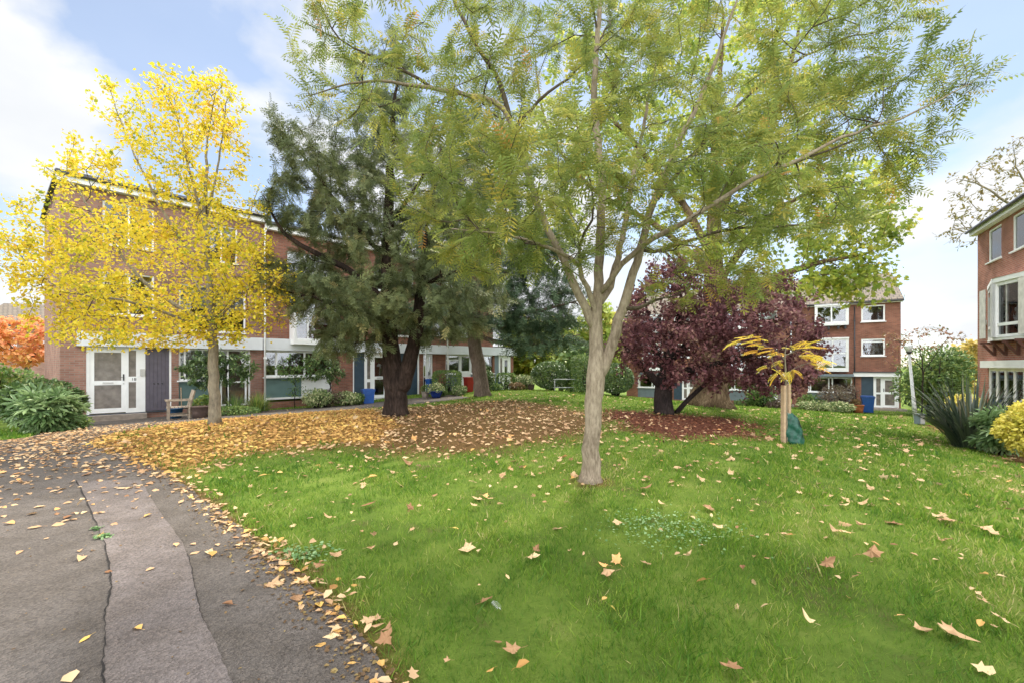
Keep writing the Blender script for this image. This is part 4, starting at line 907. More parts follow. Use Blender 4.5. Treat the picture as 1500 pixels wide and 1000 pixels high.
bl = [(235, 400, 10.9, 165, 95, 2.0, 2.6), (110, 400, 10.3, 80, 80, 1.3, .85), (285, 225, 11, 75, 100, 1.3, 1.1), (195, 280, 10.9, 105, 85, 1.4, .95), (270, 150, 11, 60, 45, 1.0, .3), (60, 330, 10, 60, 50, .9, .25), (360, 420, 11.3, 70, 75, 1.5, .8), (325, 150, 11, 40, 42, .7, .3), (170, 150, 10.8, 30, 45, .5, .14), (30, 380, 9.8, 35, 50, .6, .14), (340, 330, 11.3, 50, 60, 1.2, .4), (190, 488, 10.4, 140, 26, 1.3, .85), (345, 480, 11, 60, 20, 1.0, .2)]
tree('lime_tree', 'slender tree with bright yellow autumn leaves in front of the end house', limbs, blobs(bl, 1250), rhomb(.72, .12), bark_grey, f_yellow, 27000, .076, .0065, step=.25, tip=.0038, twig=bark_twig, thin=.03, up=.3, wig=.03,
     frames=dict(along=.6, rand=.9, grav=.15, upn=.9, nr=.5), spread=.085, tonek=dict(amt=.22))

# yew with the forked dark trunk
Y1 = 13.0
limbs = [
 ([(581, 612, Y1), (581, 604, Y1), (580, 575, Y1), (577, 540, Y1), (573, 505, Y1), (570, 470, Y1), (568, 400, Y1), (570, 300, Y1), (575, 190, Y1), (582, 110, Y1)], [.42, .36, .32, .29, .24, .21, .18, .14, .09, .02]),
 ([(586, 575, Y1), (596, 545, 12.9), (605, 510, 12.8), (612, 470, 12.7), (618, 400, 12.7), (625, 330, 12.7)], [.25, .23, .20, .17, .12, .03]),
 ([(570, 450, Y1), (530, 410, 12.7), (490, 385, 12.4), (420, 345, 12.2), (385, 285, 12.0)], [.11, .10, .085, .055, .012]),
 ([(570, 480, Y1), (520, 460, 12.4), (470, 440, 12.0), (410, 425, 11.7)], [.08, .065, .045, .012]),
 ([(570, 380, Y1), (510, 320, 12.8), (460, 250, 12.6), (410, 190, 12.5)], [.08, .06, .04, .01]),
 ([(618, 420, 12.7), (660, 400, 12.4), (720, 390, 12.2)], [.07, .05, .012]),
 ([(571, 330, Y1), (620, 260, 13.2), (660, 200, 13.3)], [.07, .05, .012]),
]
bl = [(540, 320, 12.9, 120, 140, 2.2, 2.4), (475, 300, 12.6, 65, 110, 1.5, 1.1), (450, 425, 12.2, 65, 45, 1.3, .7), (525, 455, 12.0, 85, 50, 1.6, 1.3), (650, 430, 12.4, 95, 75, 1.6, 1.3), (570, 190, 13.2, 70, 80, 1.4, .7), (425, 215, 12.6, 28, 45, .6, .22), (590, 110, 13.3, 35, 40, .8, .14), (515, 500, 12.2, 50, 25, .9, .35), (665, 310, 13.2, 95, 100, 1.8, 1.2), (395, 290, 12.1, 25, 30, .4, .08)]
tree('yew_tree', 'broad dark green yew with a thick trunk forked near the ground', limbs, blobs(bl, 1050, 1.0, RNG, .5), needles(7, .26, .046), bark_yew, f_yew, 14500, .30, .012, step=.28, tip=.007, flute=(.10, 3, 9), up=.1, wig=.04,
     frames=dict(along=.8, rand=.55, grav=.55, upn=.9, nr=.5), spread=.09, tonek=dict(amt=.2))

# second conifer, leaning trunk
Y2 = 21.5
limbs = [
 ([(708, 585, Y2), (706, 577, Y2), (703, 550, Y2), (698, 520, Y2), (692, 480, Y2), (688, 420, Y2), (690, 330, Y2), (700, 220, Y2)], [.50, .37, .34, .33, .29, .24, .16, .05]),
 ([(690, 470, Y2), (730, 462, 21), (790, 455, 20.5), (850, 440, 20)], [.14, .12, .09, .02]),
 ([(693, 490, Y2), (730, 500, 20.5), (790, 505, 19.5), (850, 490, 19)], [.12, .10, .07, .02]),
 ([(689, 440, Y2), (730, 410, 21.5), (780, 370, 21.5), (830, 340, 21.5)], [.13, .11, .08, .02]),
 ([(690, 450, Y2), (650, 420, 21), (610, 400, 21)], [.12, .09, .02]),
]
bl = [(680, 390, 21, 90, 75, 3, 1.2), (770, 470, 20, 85, 14, 2, .9), (795, 500, 19.2, 60, 13, 1.6, .6), (760, 380, 21.5, 90, 45, 3, 1.0), (700, 270, 21.5, 80, 80, 3, .8), (640, 470, 20.6, 50, 30, 1.5, .45), (820, 430, 20.5, 45, 25, 1.6, .4), (730, 440, 20.5, 60, 30, 2, .5)]
tree('cedar_tree', 'dark conifer with a leaning brown trunk and long level boughs', limbs, blobs(bl, 560, 1.0, RNG, .4), needles(8, .26, .045), bark_cedar, f_yew2, 7600, .48, .02, flute=(.08, 4, 3), step=.45, tip=.011, up=.0, wig=.07,
     frames=dict(along=.8, rand=.6, grav=.35, upn=1.2, nr=.4), spread=.14, tonek=dict(amt=.2))

# purple plum
Yp = 14.5
limbs = [
 ([(972, 610, Yp), (972, 603, Yp), (971, 585, Yp), (972, 565, Yp), (976, 540, Yp), (985, 500, Yp), (1000, 440, Yp)], [.37, .32, .29, .28, .21, .14, .05]),
 ([(978, 560, Yp), (1000, 545, 14.2), (1040, 535, 14.0), (1100, 520, 13.8), (1150, 500, 13.8)], [.16, .13, .10, .07, .02]),
 ([(968, 565, Yp), (950, 545, 14.3), (925, 520, 14.1), (905, 490, 14.0)], [.14, .11, .08, .02]),
 ([(980, 530, Yp), (1030, 480, 14.8), (1080, 430, 15)], [.12, .09, .03]),
 ([(974, 545, Yp), (955, 500, 14.8), (945, 440, 15)], [.12, .09, .03]),
]
bl = [(985, 460, 14.4, 85, 75, 2.2, 2.2), (1080, 500, 14.0, 95, 72, 2.0, 2.2), (1050, 430, 14.8, 80, 45, 2.0, 1.0), (1140, 440, 14.6, 50, 45, 1.4, .5), (930, 500, 14.0, 40, 50, 1.4, .7), (1150, 545, 13.6, 48, 42, 1.0, .8), (1090, 560, 13.6, 60, 22, 1.0, .45), (1010, 550, 13.8, 80, 20, 1.2, .5), (1185, 500, 14, 30, 40, .9, .3), (990, 400, 14.8, 50, 25, 1.4, .35)]
PT = tree('plum_tree', 'low spreading tree with dark purple leaves behind the pale trunk', limbs, blobs(bl, 900, 1.0), rhomb(.62, .12), bark_dark, f_plum, 30000, .105, .011, step=.26, tip=.005, up=.2, wig=.04,
     frames=dict(along=.5, rand=.9, grav=.2, upn=.8, nr=.6), spread=.09, tonek=dict(amt=.22))
p0, p1 = G(989, 606), W(1046, 548, 14.0)
mb = MB(); q = np.array([p0, p0 * .66 + p1 * .34 + [0, 0, .05], p0 * .3 + p1 * .7, p1]); mb.tube(q - q[0], [.085, .08, .07, .05], 10); mb.build('prop', bark_dark, thing('tree_prop', 'dark wooden prop leaning up under the purple tree', 'prop', tuple(q[0])))

# plane tree with the huge trunk
Yl = 19.5
limbs = [
 ([(1040, 600, Yl), (1040, 592, Yl), (1041, 575, Yl), (1042, 555, Yl), (1044, 500, Yl), (1046, 400, Yl), (1046, 300, Yl), (1050, 180, Yl), (1060, 20, Yl)], [1.12, .94, .72, .62, .52, .38, .26, .14, .05]),
 ([(1045, 430, Yl), (1090, 360, 19), (1150, 300, 18.5), (1230, 270, 18)], [.18, .15, .10, .03]),
 ([(1045, 460, Yl), (1110, 420, 18.2), (1180, 390, 17.5), (1280, 370, 17)], [.20, .16, .11, .02]),
 ([(1046, 380, Yl), (1000, 300, 20), (930, 210, 20.5), (870, 140, 21), (850, 60, 21)], [.18, .15, .11, .08, .02]),
 ([(1047, 320, Yl), (1100, 220, 20), (1150, 120, 20.5), (1180, 0, 21)], [.22, .18, .12, .03]),
 ([(1045, 400, Yl), (960, 330, 20.5), (860, 270, 21.5), (800, 180, 22), (780, 60, 22)], [.15, .12, .09, .06, .02]),
]
bl = [(1230, 330, 17.8, 85, 75, 2.2, 1.2), (1255, 410, 17.2, 55, 38, 1.5, .55), (1170, 420, 17.4, 60, 25, 1.5, .3), (1120, 250, 19.5, 120, 110, 3.2, 1.2), (1000, 250, 20.5, 140, 110, 3, 1.1), (1050, 70, 20.5, 200, 120, 3.5, 1.2), (860, 180, 21.5, 120, 130, 3, 1.1), (800, 320, 22.5, 80, 70, 2, .35), (1290, 270, 17.5, 35, 60, 1.2, .35), (1080, 365, 18.5, 110, 25, 2, .3)]
tree('plane_tree', 'huge old tree with massive flared trunk and yellow green crown behind the purple tree', limbs, blobs(bl, 900, 1.3), simple_lobed(), bark_plane, f_plane, 26000, .175, .014, step=.5, tip=.007, flute=(.16, 5, 2.5), up=.05, wig=.06,
     frames=dict(along=.4, rand=.9, grav=.35, upn=.7, nr=.6), spread=.16, tonek=dict(amt=.22))

# staked sapling with golden fronds
Ys = 9.25; sx, sy_, sz_ = on(G(1147, 648))
T = lambda px, py, dy=0: W(px, py, Ys + dy)
limbs = [([T(1153, 650), T(1152, 600), T(1151, 552), T(1150, 520), T(1152, 505)], [.02, .019, .017, .014, .008]), ([T(1151, 553), T(1140, 545), T(1132, 530), T(1128, 515)], [.011, .009, .007, .004]),
         ([T(1151, 548), T(1166, 538, -.1), T(1182, 532, -.2)], [.01, .008, .004]), ([T(1150, 528), T(1140, 515, .1), T(1118, 505, .1), T(1098, 502, .1)], [.009, .007, .005, .003]), ([T(1151, 520), T(1168, 513, .1), T(1190, 508, .1)], [.009, .006, .003])]
fr_px = [(1080, 500, 0), (1092, 497, .1), (1106, 502, 0), (1120, 504, .1), (1132, 512, 0), (1118, 496, .2), (1098, 494, .2), (1138, 516, -.1), (1126, 536, 0), (1140, 545, -.1), (1154, 546, -.1), (1163, 542, 0), (1185, 530, -.2), (1195, 537, -.2), (1202, 528, -.1), (1180, 521, 0), (1192, 518, .1), (1186, 505, .1), (1176, 508, .1), (1198, 524, .1), (1170, 520, 0), (1145, 530, .2), (1160, 510, .1), (1112, 514, .1)]
tg = np.array([T(*p) for p in fr_px])
A, par, rad, nsk = grow(limbs, tg, .07, .0025, .1, 2.3, RNG, .006)
b0 = A[0].copy(); SP = thing('sapling', 'young staked tree with drooping golden yellow fronds', 'tree', tuple(b0))
mb = MB(); branch_mesh(mb, A - b0, par, rad, nsk); mb.build('trunk', bark_grey, SP)
V, F_ = pinnate(9, .075, .24, .32)
k = 4; pos = np.repeat(tg, k, 0) + RNG.normal(0, .03, (len(tg) * k, 3)); outw = nrm(pos - T(1150, 530)); outw[:, 2] *= .3
f_frond = leafmat('gold_frond', [(.0, (.60, .52, .06)), (.6, (.82, .60, .05)), (1, (.82, .40, .05))], .4)
link('crown', scatter_mesh('crown', V, F_, pos - b0, nrm(outw + RNG.normal(0, .5, pos.shape) * [1, 1, .3]), np.array([0, 0, 1.]) + RNG.normal(0, .25, pos.shape), RNG.uniform(.17, .29, len(pos)), RNG.random(len(pos)), f_frond), SP)
for i, (px, off) in enumerate(((1147.3, 0.0), (1155.2, .32))):
    Yk = Ys + off; X = (px - 750) / F * Yk; z = gz(X, Yk); top = EYE - ((564 if i == 0 else 562) - YH) / F * Yk - z
    o = MB().box(-.036, .036, -.036, .036, -.1, top).build('tree_stake', stakewood, None, (X, Yk, z)); o.rotation_euler = (0, R(.6 - i), R(20))
    tag(o, ['square wooden stake on the side of the sapling nearer the camera', 'square wooden stake just behind the sapling and its watering bag'][i], 'stake', 'stakes at the sapling')
# watering bag
bx = (1163 - 750) / F * 9.3; bgz = gz(bx, 9.3); mb = MB(); V, F_ = [], []; ns, nr_ = 28, 14
for i in range(nr_ + 1):
    u = i / nr_; z = .66 * u; wr = (.20 * (1 - .35 * u ** 1.5) * (1 if u < .86 else 1 - (u - .86) * 4)); c = -.085 * u
    for j in range(ns):
        a = j * 2 * math.pi / ns; rr = wr * (1 + .09 * math.sin(a * 3 + u * 9) + .08 * math.sin(a * 7 - u * 14) + .06 * math.sin(u * 22 + a * 3)) * (.92 if i == 0 else 1)
        V.append((c + rr * math.cos(a), .7 * rr * math.sin(a), z + .012 * math.sin(a * 4 + u * 7)))
for i in range(nr_):
    for j in range(ns): F_.append((i * ns + j, i * ns + (j + 1) % ns, (i + 1) * ns + (j + 1) % ns, (i + 1) * ns + j))
F_.append(tuple(nr_ * ns + j for j in range(ns))); mb.add(V, F_, True)
bagm = plain('bag_green', (.010, .07, .045), .38, .35, 9, 1.0, 9); WB = thing('watering_bag', 'dark green watering bag slumped against the sapling stakes', 'bag', (bx, 9.3, bgz - .01)); mb.build('bag_body', bagm, WB)
m2 = MB(); m2.tube([(.17, -.05, .06), (.13, -.06, .30), (.06, -.07, .52), (-.03, -.05, .63)], .008, 6); m2.build('strap', darkmetal, WB)

# ------------------------------------------------------------------ shrubs, hedges and other planting
def bush(name, label, px, py, Y, rx, ry, rd, leaf, mat, n, size, cat='shrub', group=None, bark=None, lumps=7, shell=.5, stemn=14, lump=.28, frames=dict(along=.7, rand=.7, grav=.1, upn=.6, nr=.6), box=False, hollow=None):
    """leafy shrub: px, py is the middle of its foot; rx (half width) and ry (height) in photo pixels, rd half depth in metres"""
    s = Y / F; c = np.array([(px - 750) * s, Y, 0]); c[2] = gz(c[0], c[1]); rx, ry = rx * s, ry * s
    root = thing(name, label, cat, tuple(c), 0, group)
    pos, nn = [], []
    lc = [np.array([0, 0, .0])] + [nrm(RNG.normal(size=3)) * .55 for _ in range(lumps)]
    lr = [1.0] + [lump + RNG.random() * .25 for _ in range(lumps)]
    if box:
        u = RNG.uniform(-1, 1, (n, 3)); ax = RNG.integers(0, 5, n); u[ax == 0, 0] = 1; u[ax == 1, 0] = -1; u[ax == 2, 1] = -1; u[ax == 3, 1] = 1; u[ax == 4, 2] = 1
        u = u / np.maximum(1, (np.abs(u) ** 6).sum(1, keepdims=True) ** (1 / 6)); d = u.copy(); P_ = u * (1 - .10 * RNG.random((n, 1)))
    else:
        k = RNG.choice(len(lc), n, p=np.array(lr) ** 2 / (np.array(lr) ** 2).sum()); d = nrm(RNG.normal(size=(n, 3)))
        P_ = np.array(lc)[k] * (k > 0)[:, None] + d * np.array([.82 if i == 0 else lr[i] * .75 for i in range(len(lr))])[k][:, None] * (1 - shell * RNG.random((n, 1)) ** 2)
        P_ *= (1 + .05 * wobble(d[:, 0] * 3 + px, d[:, 1] * 3 + d[:, 2] * 2))[:, None]
    P_ = P_ * np.array([rx, rd, ry * .5]) + np.array([0, 0, ry * .5]); ok = P_[:, 2] > .01; P_ = P_[ok]; d = d[ok]
    a, N = leaf_frames(d, RNG, **frames); N = N * .6 + d * .7
    link('foliage', scatter_mesh('foliage', leaf[0], leaf[1], P_, a, N, size * np.clip(RNG.normal(1, .2, len(P_)), .5, 1.5), tones(P_ + c, ph=px * .1, s=2.2), mat), root)
    mb = MB()
    for i in range(stemn):
        a_ = RNG.random() * 6.28; r_ = RNG.random() ** .5 * .6; e = np.array([rx * r_ * math.cos(a_), rd * r_ * math.sin(a_), ry * RNG.uniform(.45, .8)])
        b_ = np.array([e[0] * .2, e[1] * .2, -.03]); mb.tube([b_, (b_ + e) / 2 * [1.1, 1.1, .9], e], [.022 * ry + .004, .014 * ry + .003, .003], 5)
    mb.build('stem', bark or bark_dark, root); return root
def strap_plant(name, label, px, py, Y, n, length, width, mat, spread=1.0, cat='plant', group=None, seg=6, r0=.12, droop=.8):
    s = Y / F; c = np.array([(px - 750) * s, Y, 0]); c[2] = gz(c[0], c[1]); root = thing(name, label, cat, tuple(c), 0, group)
    V, F_, tn = [], [], []
    for i in range(n):
        a = RNG.random() * 6.283; tilt = (RNG.random() ** .8) * 1.15 * spread; L = length * RNG.uniform(.65, 1.1); w_ = width * RNG.uniform(.7, 1.2); t0 = RNG.random()
        b = np.array([math.cos(a), math.sin(a), 0]); p = b * r0 * RNG.random() ** .5; sd = np.array([-b[1], b[0], 0]); th = tilt * .5; bs = len(V)
        for k_ in range(seg + 1):
            u = k_ / seg; ww = w_ * (1 - u ** 2.2) * (.6 + .8 * min(u * 3, 1) * .5); tw = sd * ww + np.array([0, 0, 0])
            V += [p - tw, p + b * ww * .25 - [0, 0, ww * .3], p + tw]; tn += [t0] * 3
            th2 = th + tilt * .5 * u + droop * u * u * tilt * .9; p = p + (b * math.sin(th2) + np.array([0, 0, math.cos(th2)])) * L / seg
            if p[2] < .02: p[2] = .02
        for k_ in range(seg):
            q_ = bs + k_ * 3; F_ += [(q_, q_ + 1, q_ + 4, q_ + 3), (q_ + 1, q_ + 2, q_ + 5, q_ + 4)]
    mb = MB(); mb.add(V, F_, True); mb.build('leaves', mat, root, tone=tn); return root

lf = rhomb(.42, .1); small = rhomb(.6, .1); pal = palmate()
# left end of the terrace
bush('laurel_shrub', 'dense glossy green laurel at the corner of the end house', 62, 612, 12.6, 52, 78, 1.1, lf, f_laurel, 5200, .15)
bush('fatsia_shrub', 'large leaved fatsia below the laurel at the path corner', 72, 632, 11.3, 44, 66, .7, pal, f_fat, 260, .34, frames=dict(along=1.0, rand=.5, grav=.0, upn=1.4, nr=.3), stemn=20)
bush('ground_shrub', 'low bright green mound spilling on to the path by the white door', 112, 627, 11.8, 20, 20, .4, small, f_box, 900, .06, stemn=6)
limbs = [([(40, 600, 22), (40, 560, 22), (42, 520, 22), (38, 480, 22)], [.10, .085, .06, .02]), ([(40, 540, 22), (10, 500, 21.5), (-20, 470, 21)], [.05, .035, .01]), ([(41, 530, 22), (62, 505, 22), (80, 490, 22.5)], [.05, .03, .01])]
tree('acer_tree', 'small acer with orange red leaves at the left edge', limbs, blobs([(22, 490, 21.5, 48, 28, 1.6, 1), (40, 520, 21.8, 32, 16, 1.2, .5), (-30, 485, 21, 40, 30, 1.5, .6)], 220), rhomb(.8, .1), bark_grey, f_acer, 4200, .17, .012, step=.35, tip=.006, spread=.1)
bush('hedge_shrub', 'leafy green shrub under the orange acer', 22, 592, 19, 48, 66, 1.2, small, f_box, 3600, .13)
bush('hedge_shrub', 'yellow green shrub cut off by the left edge of the picture', -30, 600, 17, 50, 90, 1.2, small, f_lily, 2500, .13)
# in front of the first two houses
def small_tree(label, px, py, Y, top, blobs_, n, size, mat, lean=0, leaf=None, stem=.035, name='shrub_tree'):
    limbs = [([(px, py + 2, Y), (px + lean, (py + top) / 2, Y), (px + lean * 1.5, top, Y)], [stem, stem * .8, stem * .3])]
    return tree(name, label, limbs, blobs(blobs_, 110), leaf or lf, bark_dark, mat, n, size, .009, step=.12, tip=.004, spread=.05, cat='shrub')
small_tree('round headed dark evergreen on a short stem behind the yellow tree', 332, 598, 16.6, 535, [(305, 540, 16.4, 38, 30, .7, 1), (345, 540, 16.6, 28, 28, .6, .8)], 2600, .13, f_laurel)
small_tree('thin feathery shrub in front of the teal panel', 432, 598, 18.6, 540, [(432, 540, 18.5, 26, 22, .5, 1), (437, 570, 18.5, 16, 16, .4, .3)], 700, .10, f_box, stem=.02)
small_tree('small dark leaved tree with bare lower stems beside the brick wall', 481, 590, 19.4, 530, [(470, 535, 19.3, 25, 22, .7, 1), (488, 545, 19.4, 15, 18, .6, .6)], 1700, .13, f_laurel, lean=3)
strap_plant('day_lily', 'clump of arching bright green leaves left of the teal panel', 377, 602, 16.6, 170, .85, .016, f_lily, 1.0)
strap_plant('day_lily', 'darker grassy clump just right of the yellow tree trunk', 345, 606, 16.0, 120, .8, .015, f_box, .9)
strap_plant('pot_plant', 'spiky little plant by the downpipe of the second house', 388, 582, 17.6, 40, .55, .016, f_lily, 1.0)
bush('ground_shrub', 'low green ground cover along the bed under the lilies', 345, 612, 15.4, 42, 14, .5, small, f_box, 1500, .06, stemn=6)
bush('yellowing_shrub', 'yellowing shrub in the dark planter beside the bench', 300, 597, 15.4, 18, 34, .45, small, f_lily, 900, .08)
bush('variegated_shrub', 'rounded cream variegated shrub below the white panel', 464, 597, 18.6, 24, 30, .6, small, f_cream, 1500, .09)
bush('heath_shrub', 'dusky twiggy shrub under the small dark tree', 478, 585, 19.3, 30, 28, .6, small, f_dusk, 900, .08)
bush('variegated_shrub', 'low cream edged shrub left of the blue recycling box', 506, 593, 19.6, 24, 22, .6, small, f_cream, 1300, .09)
bush('ground_shrub', 'small dark green plant beside the blue recycling box', 525, 590, 20.0, 10, 18, .4, small, f_box, 500, .08, stemn=5)
# by the second and third doors
bush('box_hedge', 'flat topped clipped hedge beside the recessed porch', 655, 580, 23.2, 19, 34, .8, small, f_box, 2600, .085, box=True)
bush('variegated_shrub', 'low pale variegated shrub at the foot of the clipped hedge', 673, 581, 22.4, 12, 16, .6, small, f_cream, 900, .09)
bush('ground_shrub', 'dark green low plant between blue bowl and clipped hedge', 648, 582, 22.3, 8, 14, .4, small, f_box, 450, .08, stemn=5)
bush('evergreen_shrub', 'dark evergreen shrub right of the leaning trunk', 716, 571, 25, 10, 32, .7, small, f_laurel, 1100, .11)
bush('box_hedge', 'small square clipped hedge at the last door', 741, 570, 26, 13, 24, .7, small, f_box, 1800, .09, box=True)
bush('variegated_shrub', 'pale grey green shrub right of the last door', 765, 571, 26, 18, 24, .8, small, f_cream, 1500, .1)
bush('heath_shrub', 'brownish low shrub between the clipped hedge and the dome', 757, 574, 25, 14, 12, .5, small, f_dry, 600, .08)
bush('ground_shrub', 'low mixed plants behind the leaning trunk', 726, 574, 24.6, 14, 12, .5, small, f_box, 600, .08)
bush('topiary_dome', 'big clipped dark green dome in the middle of the far edge', 806, 572, 26, 33, 46, 1.5, small, f_laurel, 7500, .085, shell=.06, lumps=0)
bush('clipped_hedge', 'bright green clipped hedge touching the left of the pale trunk', 862, 580, 25, 24, 56, 1.2, small, f_box, 6000, .085, box=True)
bush('clipped_hedge', 'rounded dark green hedge sloping away right of the pale trunk', 902, 584, 24, 30, 52, 1.3, small, f_laurel, 6500, .085, shell=.08, lumps=0)
# beds in front of the far houses
bush('evergreen_shrub', 'dark green shrub seen between the big trunk and the stakes', 1115, 597, 29, 25, 40, 1.0, small, f_box, 2600, .13)
bush('ground_shrub', 'pale mound of ground cover right of the sapling stakes', 1195, 602, 27.2, 32, 16, .8, small, f_cream, 1500, .11)
bush('heath_shrub', 'dusky reddish shrub under the far ground floor window', 1222, 598, 27.6, 26, 42, 1.0, small, f_dusk, 1900, .11)
bush('ground_shrub', 'light green mound in front of the brown shrub', 1228, 604, 26.4, 26, 16, .8, small, f_cream, 1500, .11)
bush('evergreen_shrub', 'small dark shrub under the far window sill', 1185, 596, 28.2, 18, 24, .7, small, f_box, 1100, .12)
bush('rust_shrub', 'rust brown shrub leaning beside the blue wheelie bin', 1252, 603, 27.0, 8, 20, .5, small, f_dry, 700, .1)
bush('heath_shrub', 'thin reddish shrub before the far navy door panel', 1250, 592, 28.0, 11, 44, .5, small, f_dusk, 500, .10)
bush('ground_shrub', 'low dark plants under the far downpipe', 1140, 600, 28.5, 22, 13, .7, small, f_dusk, 900, .11)
bush('ground_shrub', 'low bright green plants right of the huge trunk', 1092, 596, 30, 18, 10, .7, small, f_box, 700, .11)
# right hand side
bush('viburnum_shrub', 'tall dark green shrub between the lamp post and the right house', 1366, 606, 25, 52, 112, 1.9, lf, f_box, 6500, .2, lumps=10, shell=.7, lump=.4)
limbs = [([(1350, 604, 24), (1352, 540, 24), (1345, 500, 24)], [.04, .03, .01]), ([(1352, 545, 24), (1380, 505, 24), (1392, 490, 24)], [.02, .014, .005]), ([(1350, 540, 24), (1325, 510, 24), (1312, 490, 24)], [.02, .014, .005])]
tree('rowan_shrub', 'thin shrub with sparse reddish leaves rising above the dark viburnum', limbs, blobs([(1350, 495, 24, 60, 20, 1.2, 1), (1315, 515, 24, 18, 25, .8, .35)], 130), small, bark_dark, leafmat('rowan_leaf', [(.0, (.14, .15, .05)), (.6, (.24, .12, .06)), (1, (.34, .12, .08))], .35), 480, .13, .008, step=.25, tip=.004, cat='shrub')
strap_plant('flax_plant', 'big clump of dark sword shaped leaves at the right house', 1422, 655, 11.6, 260, 1.95, .034, f_phorm, 1.2, r0=.4, droop=.35)
bush('fatsia_shrub', 'fatsia with pale green hand shaped leaves right of the flax', 1462, 652, 10.6, 28, 66, .6, pal, f_fat, 170, .30, frames=dict(along=1.0, rand=.5, grav=.0, upn=1.4, nr=.3), stemn=16)
bush('golden_hedge', 'bright yellow green variegated hedge cut off by the right edge', 1522, 668, 9.2, 46, 98, .75, small, f_gold, 5200, .075, shell=.3)
bush('golden_shrub', 'yellow green shrub peeping out behind the flax', 1412, 606, 17.5, 20, 40, .8, small, f_gold, 1300, .11)
# trees far behind
def far_tree(label, px, py, Y, top, rx, mat, n=3200, size=.42, name='background_tree', group='trees behind the green'):
    limbs = [([(px, py, Y), (px, (py + top) / 2, Y), (px, top + 12, Y)], [.25, .2, .05])]
    hh = (py - top); return tree(name, label, limbs, blobs([(px, top + hh * .36, Y, rx, hh * .36, rx * Y / F * .8, 1), (px - rx * .5, top + hh * .55, Y, rx * .6, hh * .3, rx * Y / F * .6, .5), (px + rx * .5, top + hh * .5, Y - 1, rx * .6, hh * .3, rx * Y / F * .6, .5)], 160), simple_lobed(), bark_plane, mat, n, size, .05, step=.9, tip=.02, spread=.3, group=group)
far_tree('light green tree just right of the last terrace house', 772, 585, 36, 462, 34, f_bg)
far_tree('yellowing tree above the clipped dome', 822, 585, 40, 468, 30, f_bg)
far_tree('pale green tree behind the pale trunk', 872, 588, 38, 440, 34, f_bg)
far_tree('green tree behind the purple tree', 940, 590, 48, 430, 40, f_bg)
far_tree('dark green bushy tree behind the far hedge', 850, 584, 31, 505, 28, f_box, 2600, .3)
far_tree('golden tree in the gap between far house and right house', 1420, 612, 60, 498, 28, f_far_gold, 2600, .6)
far_tree('distant olive tree behind the tall viburnum', 1375, 620, 55, 520, 36, f_bg, 2200, .6)
limbs = [([(1560, 560, 34), (1545, 430, 34), (1530, 330, 34), (1500, 240, 34)], [.35, .28, .16, .03]), ([(1535, 350, 34), (1480, 300, 33), (1430, 270, 33), (1400, 262, 33)], [.12, .09, .05, .012]), ([(1530, 380, 34), (1470, 350, 32.5), (1420, 335, 32), (1385, 340, 32)], [.11, .08, .05, .012]), ([(1518, 290, 34), (1490, 250, 33.5), (1484, 215, 33)], [.08, .05, .012])]
tree('bare_tree', 'almost leafless tree with thin twigs behind the right house', limbs, blobs([(1450, 275, 33, 60, 45, 2.0, 1), (1430, 335, 32, 55, 35, 2.0, 1), (1490, 230, 33, 35, 30, 1.5, .6)], 330), rhomb(.5), bark_grey, leafmat('last_leaf', [(.0, (.10, .11, .03)), (1, (.22, .15, .05))], .4), 900, .24, .02, step=.5, tip=.010, up=.1, wig=.09)

# ------------------------------------------------------------------ things standing about
# timber armchair bench
bp0 = W(262, 611, 14.4); bp0[2] = gz(bp0[0], bp0[1]); BN = thing('garden_bench', 'weathered grey wooden garden armchair by the end house', 'bench', tuple(bp0), R(-50))
bw, bd = .62, .55
for sx_ in (-1, 1):
    MB().box(sx_ * bw / 2 - .035, sx_ * bw / 2 + .035, -bd / 2 - .035, -bd / 2 + .035, 0, .62).build('leg', teak, BN)
    m_ = MB(); m_.tube([(sx_ * bw / 2, bd / 2, 0), (sx_ * bw / 2, bd / 2, .45), (sx_ * bw / 2, bd / 2 + .12, .95)], .04, 4, smooth=False); m_.build('leg', teak, BN)
    MB().box(sx_ * bw / 2 - .05, sx_ * bw / 2 + .05, -bd / 2 - .09, bd / 2 + .04, .622, .655).build('armrest', teak, BN)
    MB().box(sx_ * bw / 2 - .02, sx_ * bw / 2 + .02, -bd / 2 + .036, bd / 2 - .04, .14, .19).build('stretcher', teak, BN)
m_ = MB()
for i in range(6): m_.box(-bw / 2 - .02, bw / 2 + .02, -bd / 2 - .04 + i * .1, -bd / 2 + .045 + i * .1, .40, .425)
m_.box(-bw / 2 + .04, bw / 2 - .04, -bd / 2 - .03, -bd / 2 + .0, .33, .398); m_.build('seat', teak, BN)
m_ = MB(); Mt = Matrix.Translation((0, bd / 2 + .01, .45)) @ Matrix.Rotation(R(-13), 4, 'X')
m_.box(-bw / 2 + .03, bw / 2 - .03, -.02, .02, .42, .50, Mt); m_.box(-bw / 2 + .03, bw / 2 - .03, -.02, .02, .03, .09, Mt)
for i in range(7): xx = -bw / 2 + .08 + i * (bw - .16) / 6; m_.box(xx - .02, xx + .02, -.012, .012, .092, .418, Mt)
m_.build('backrest', teak, BN)
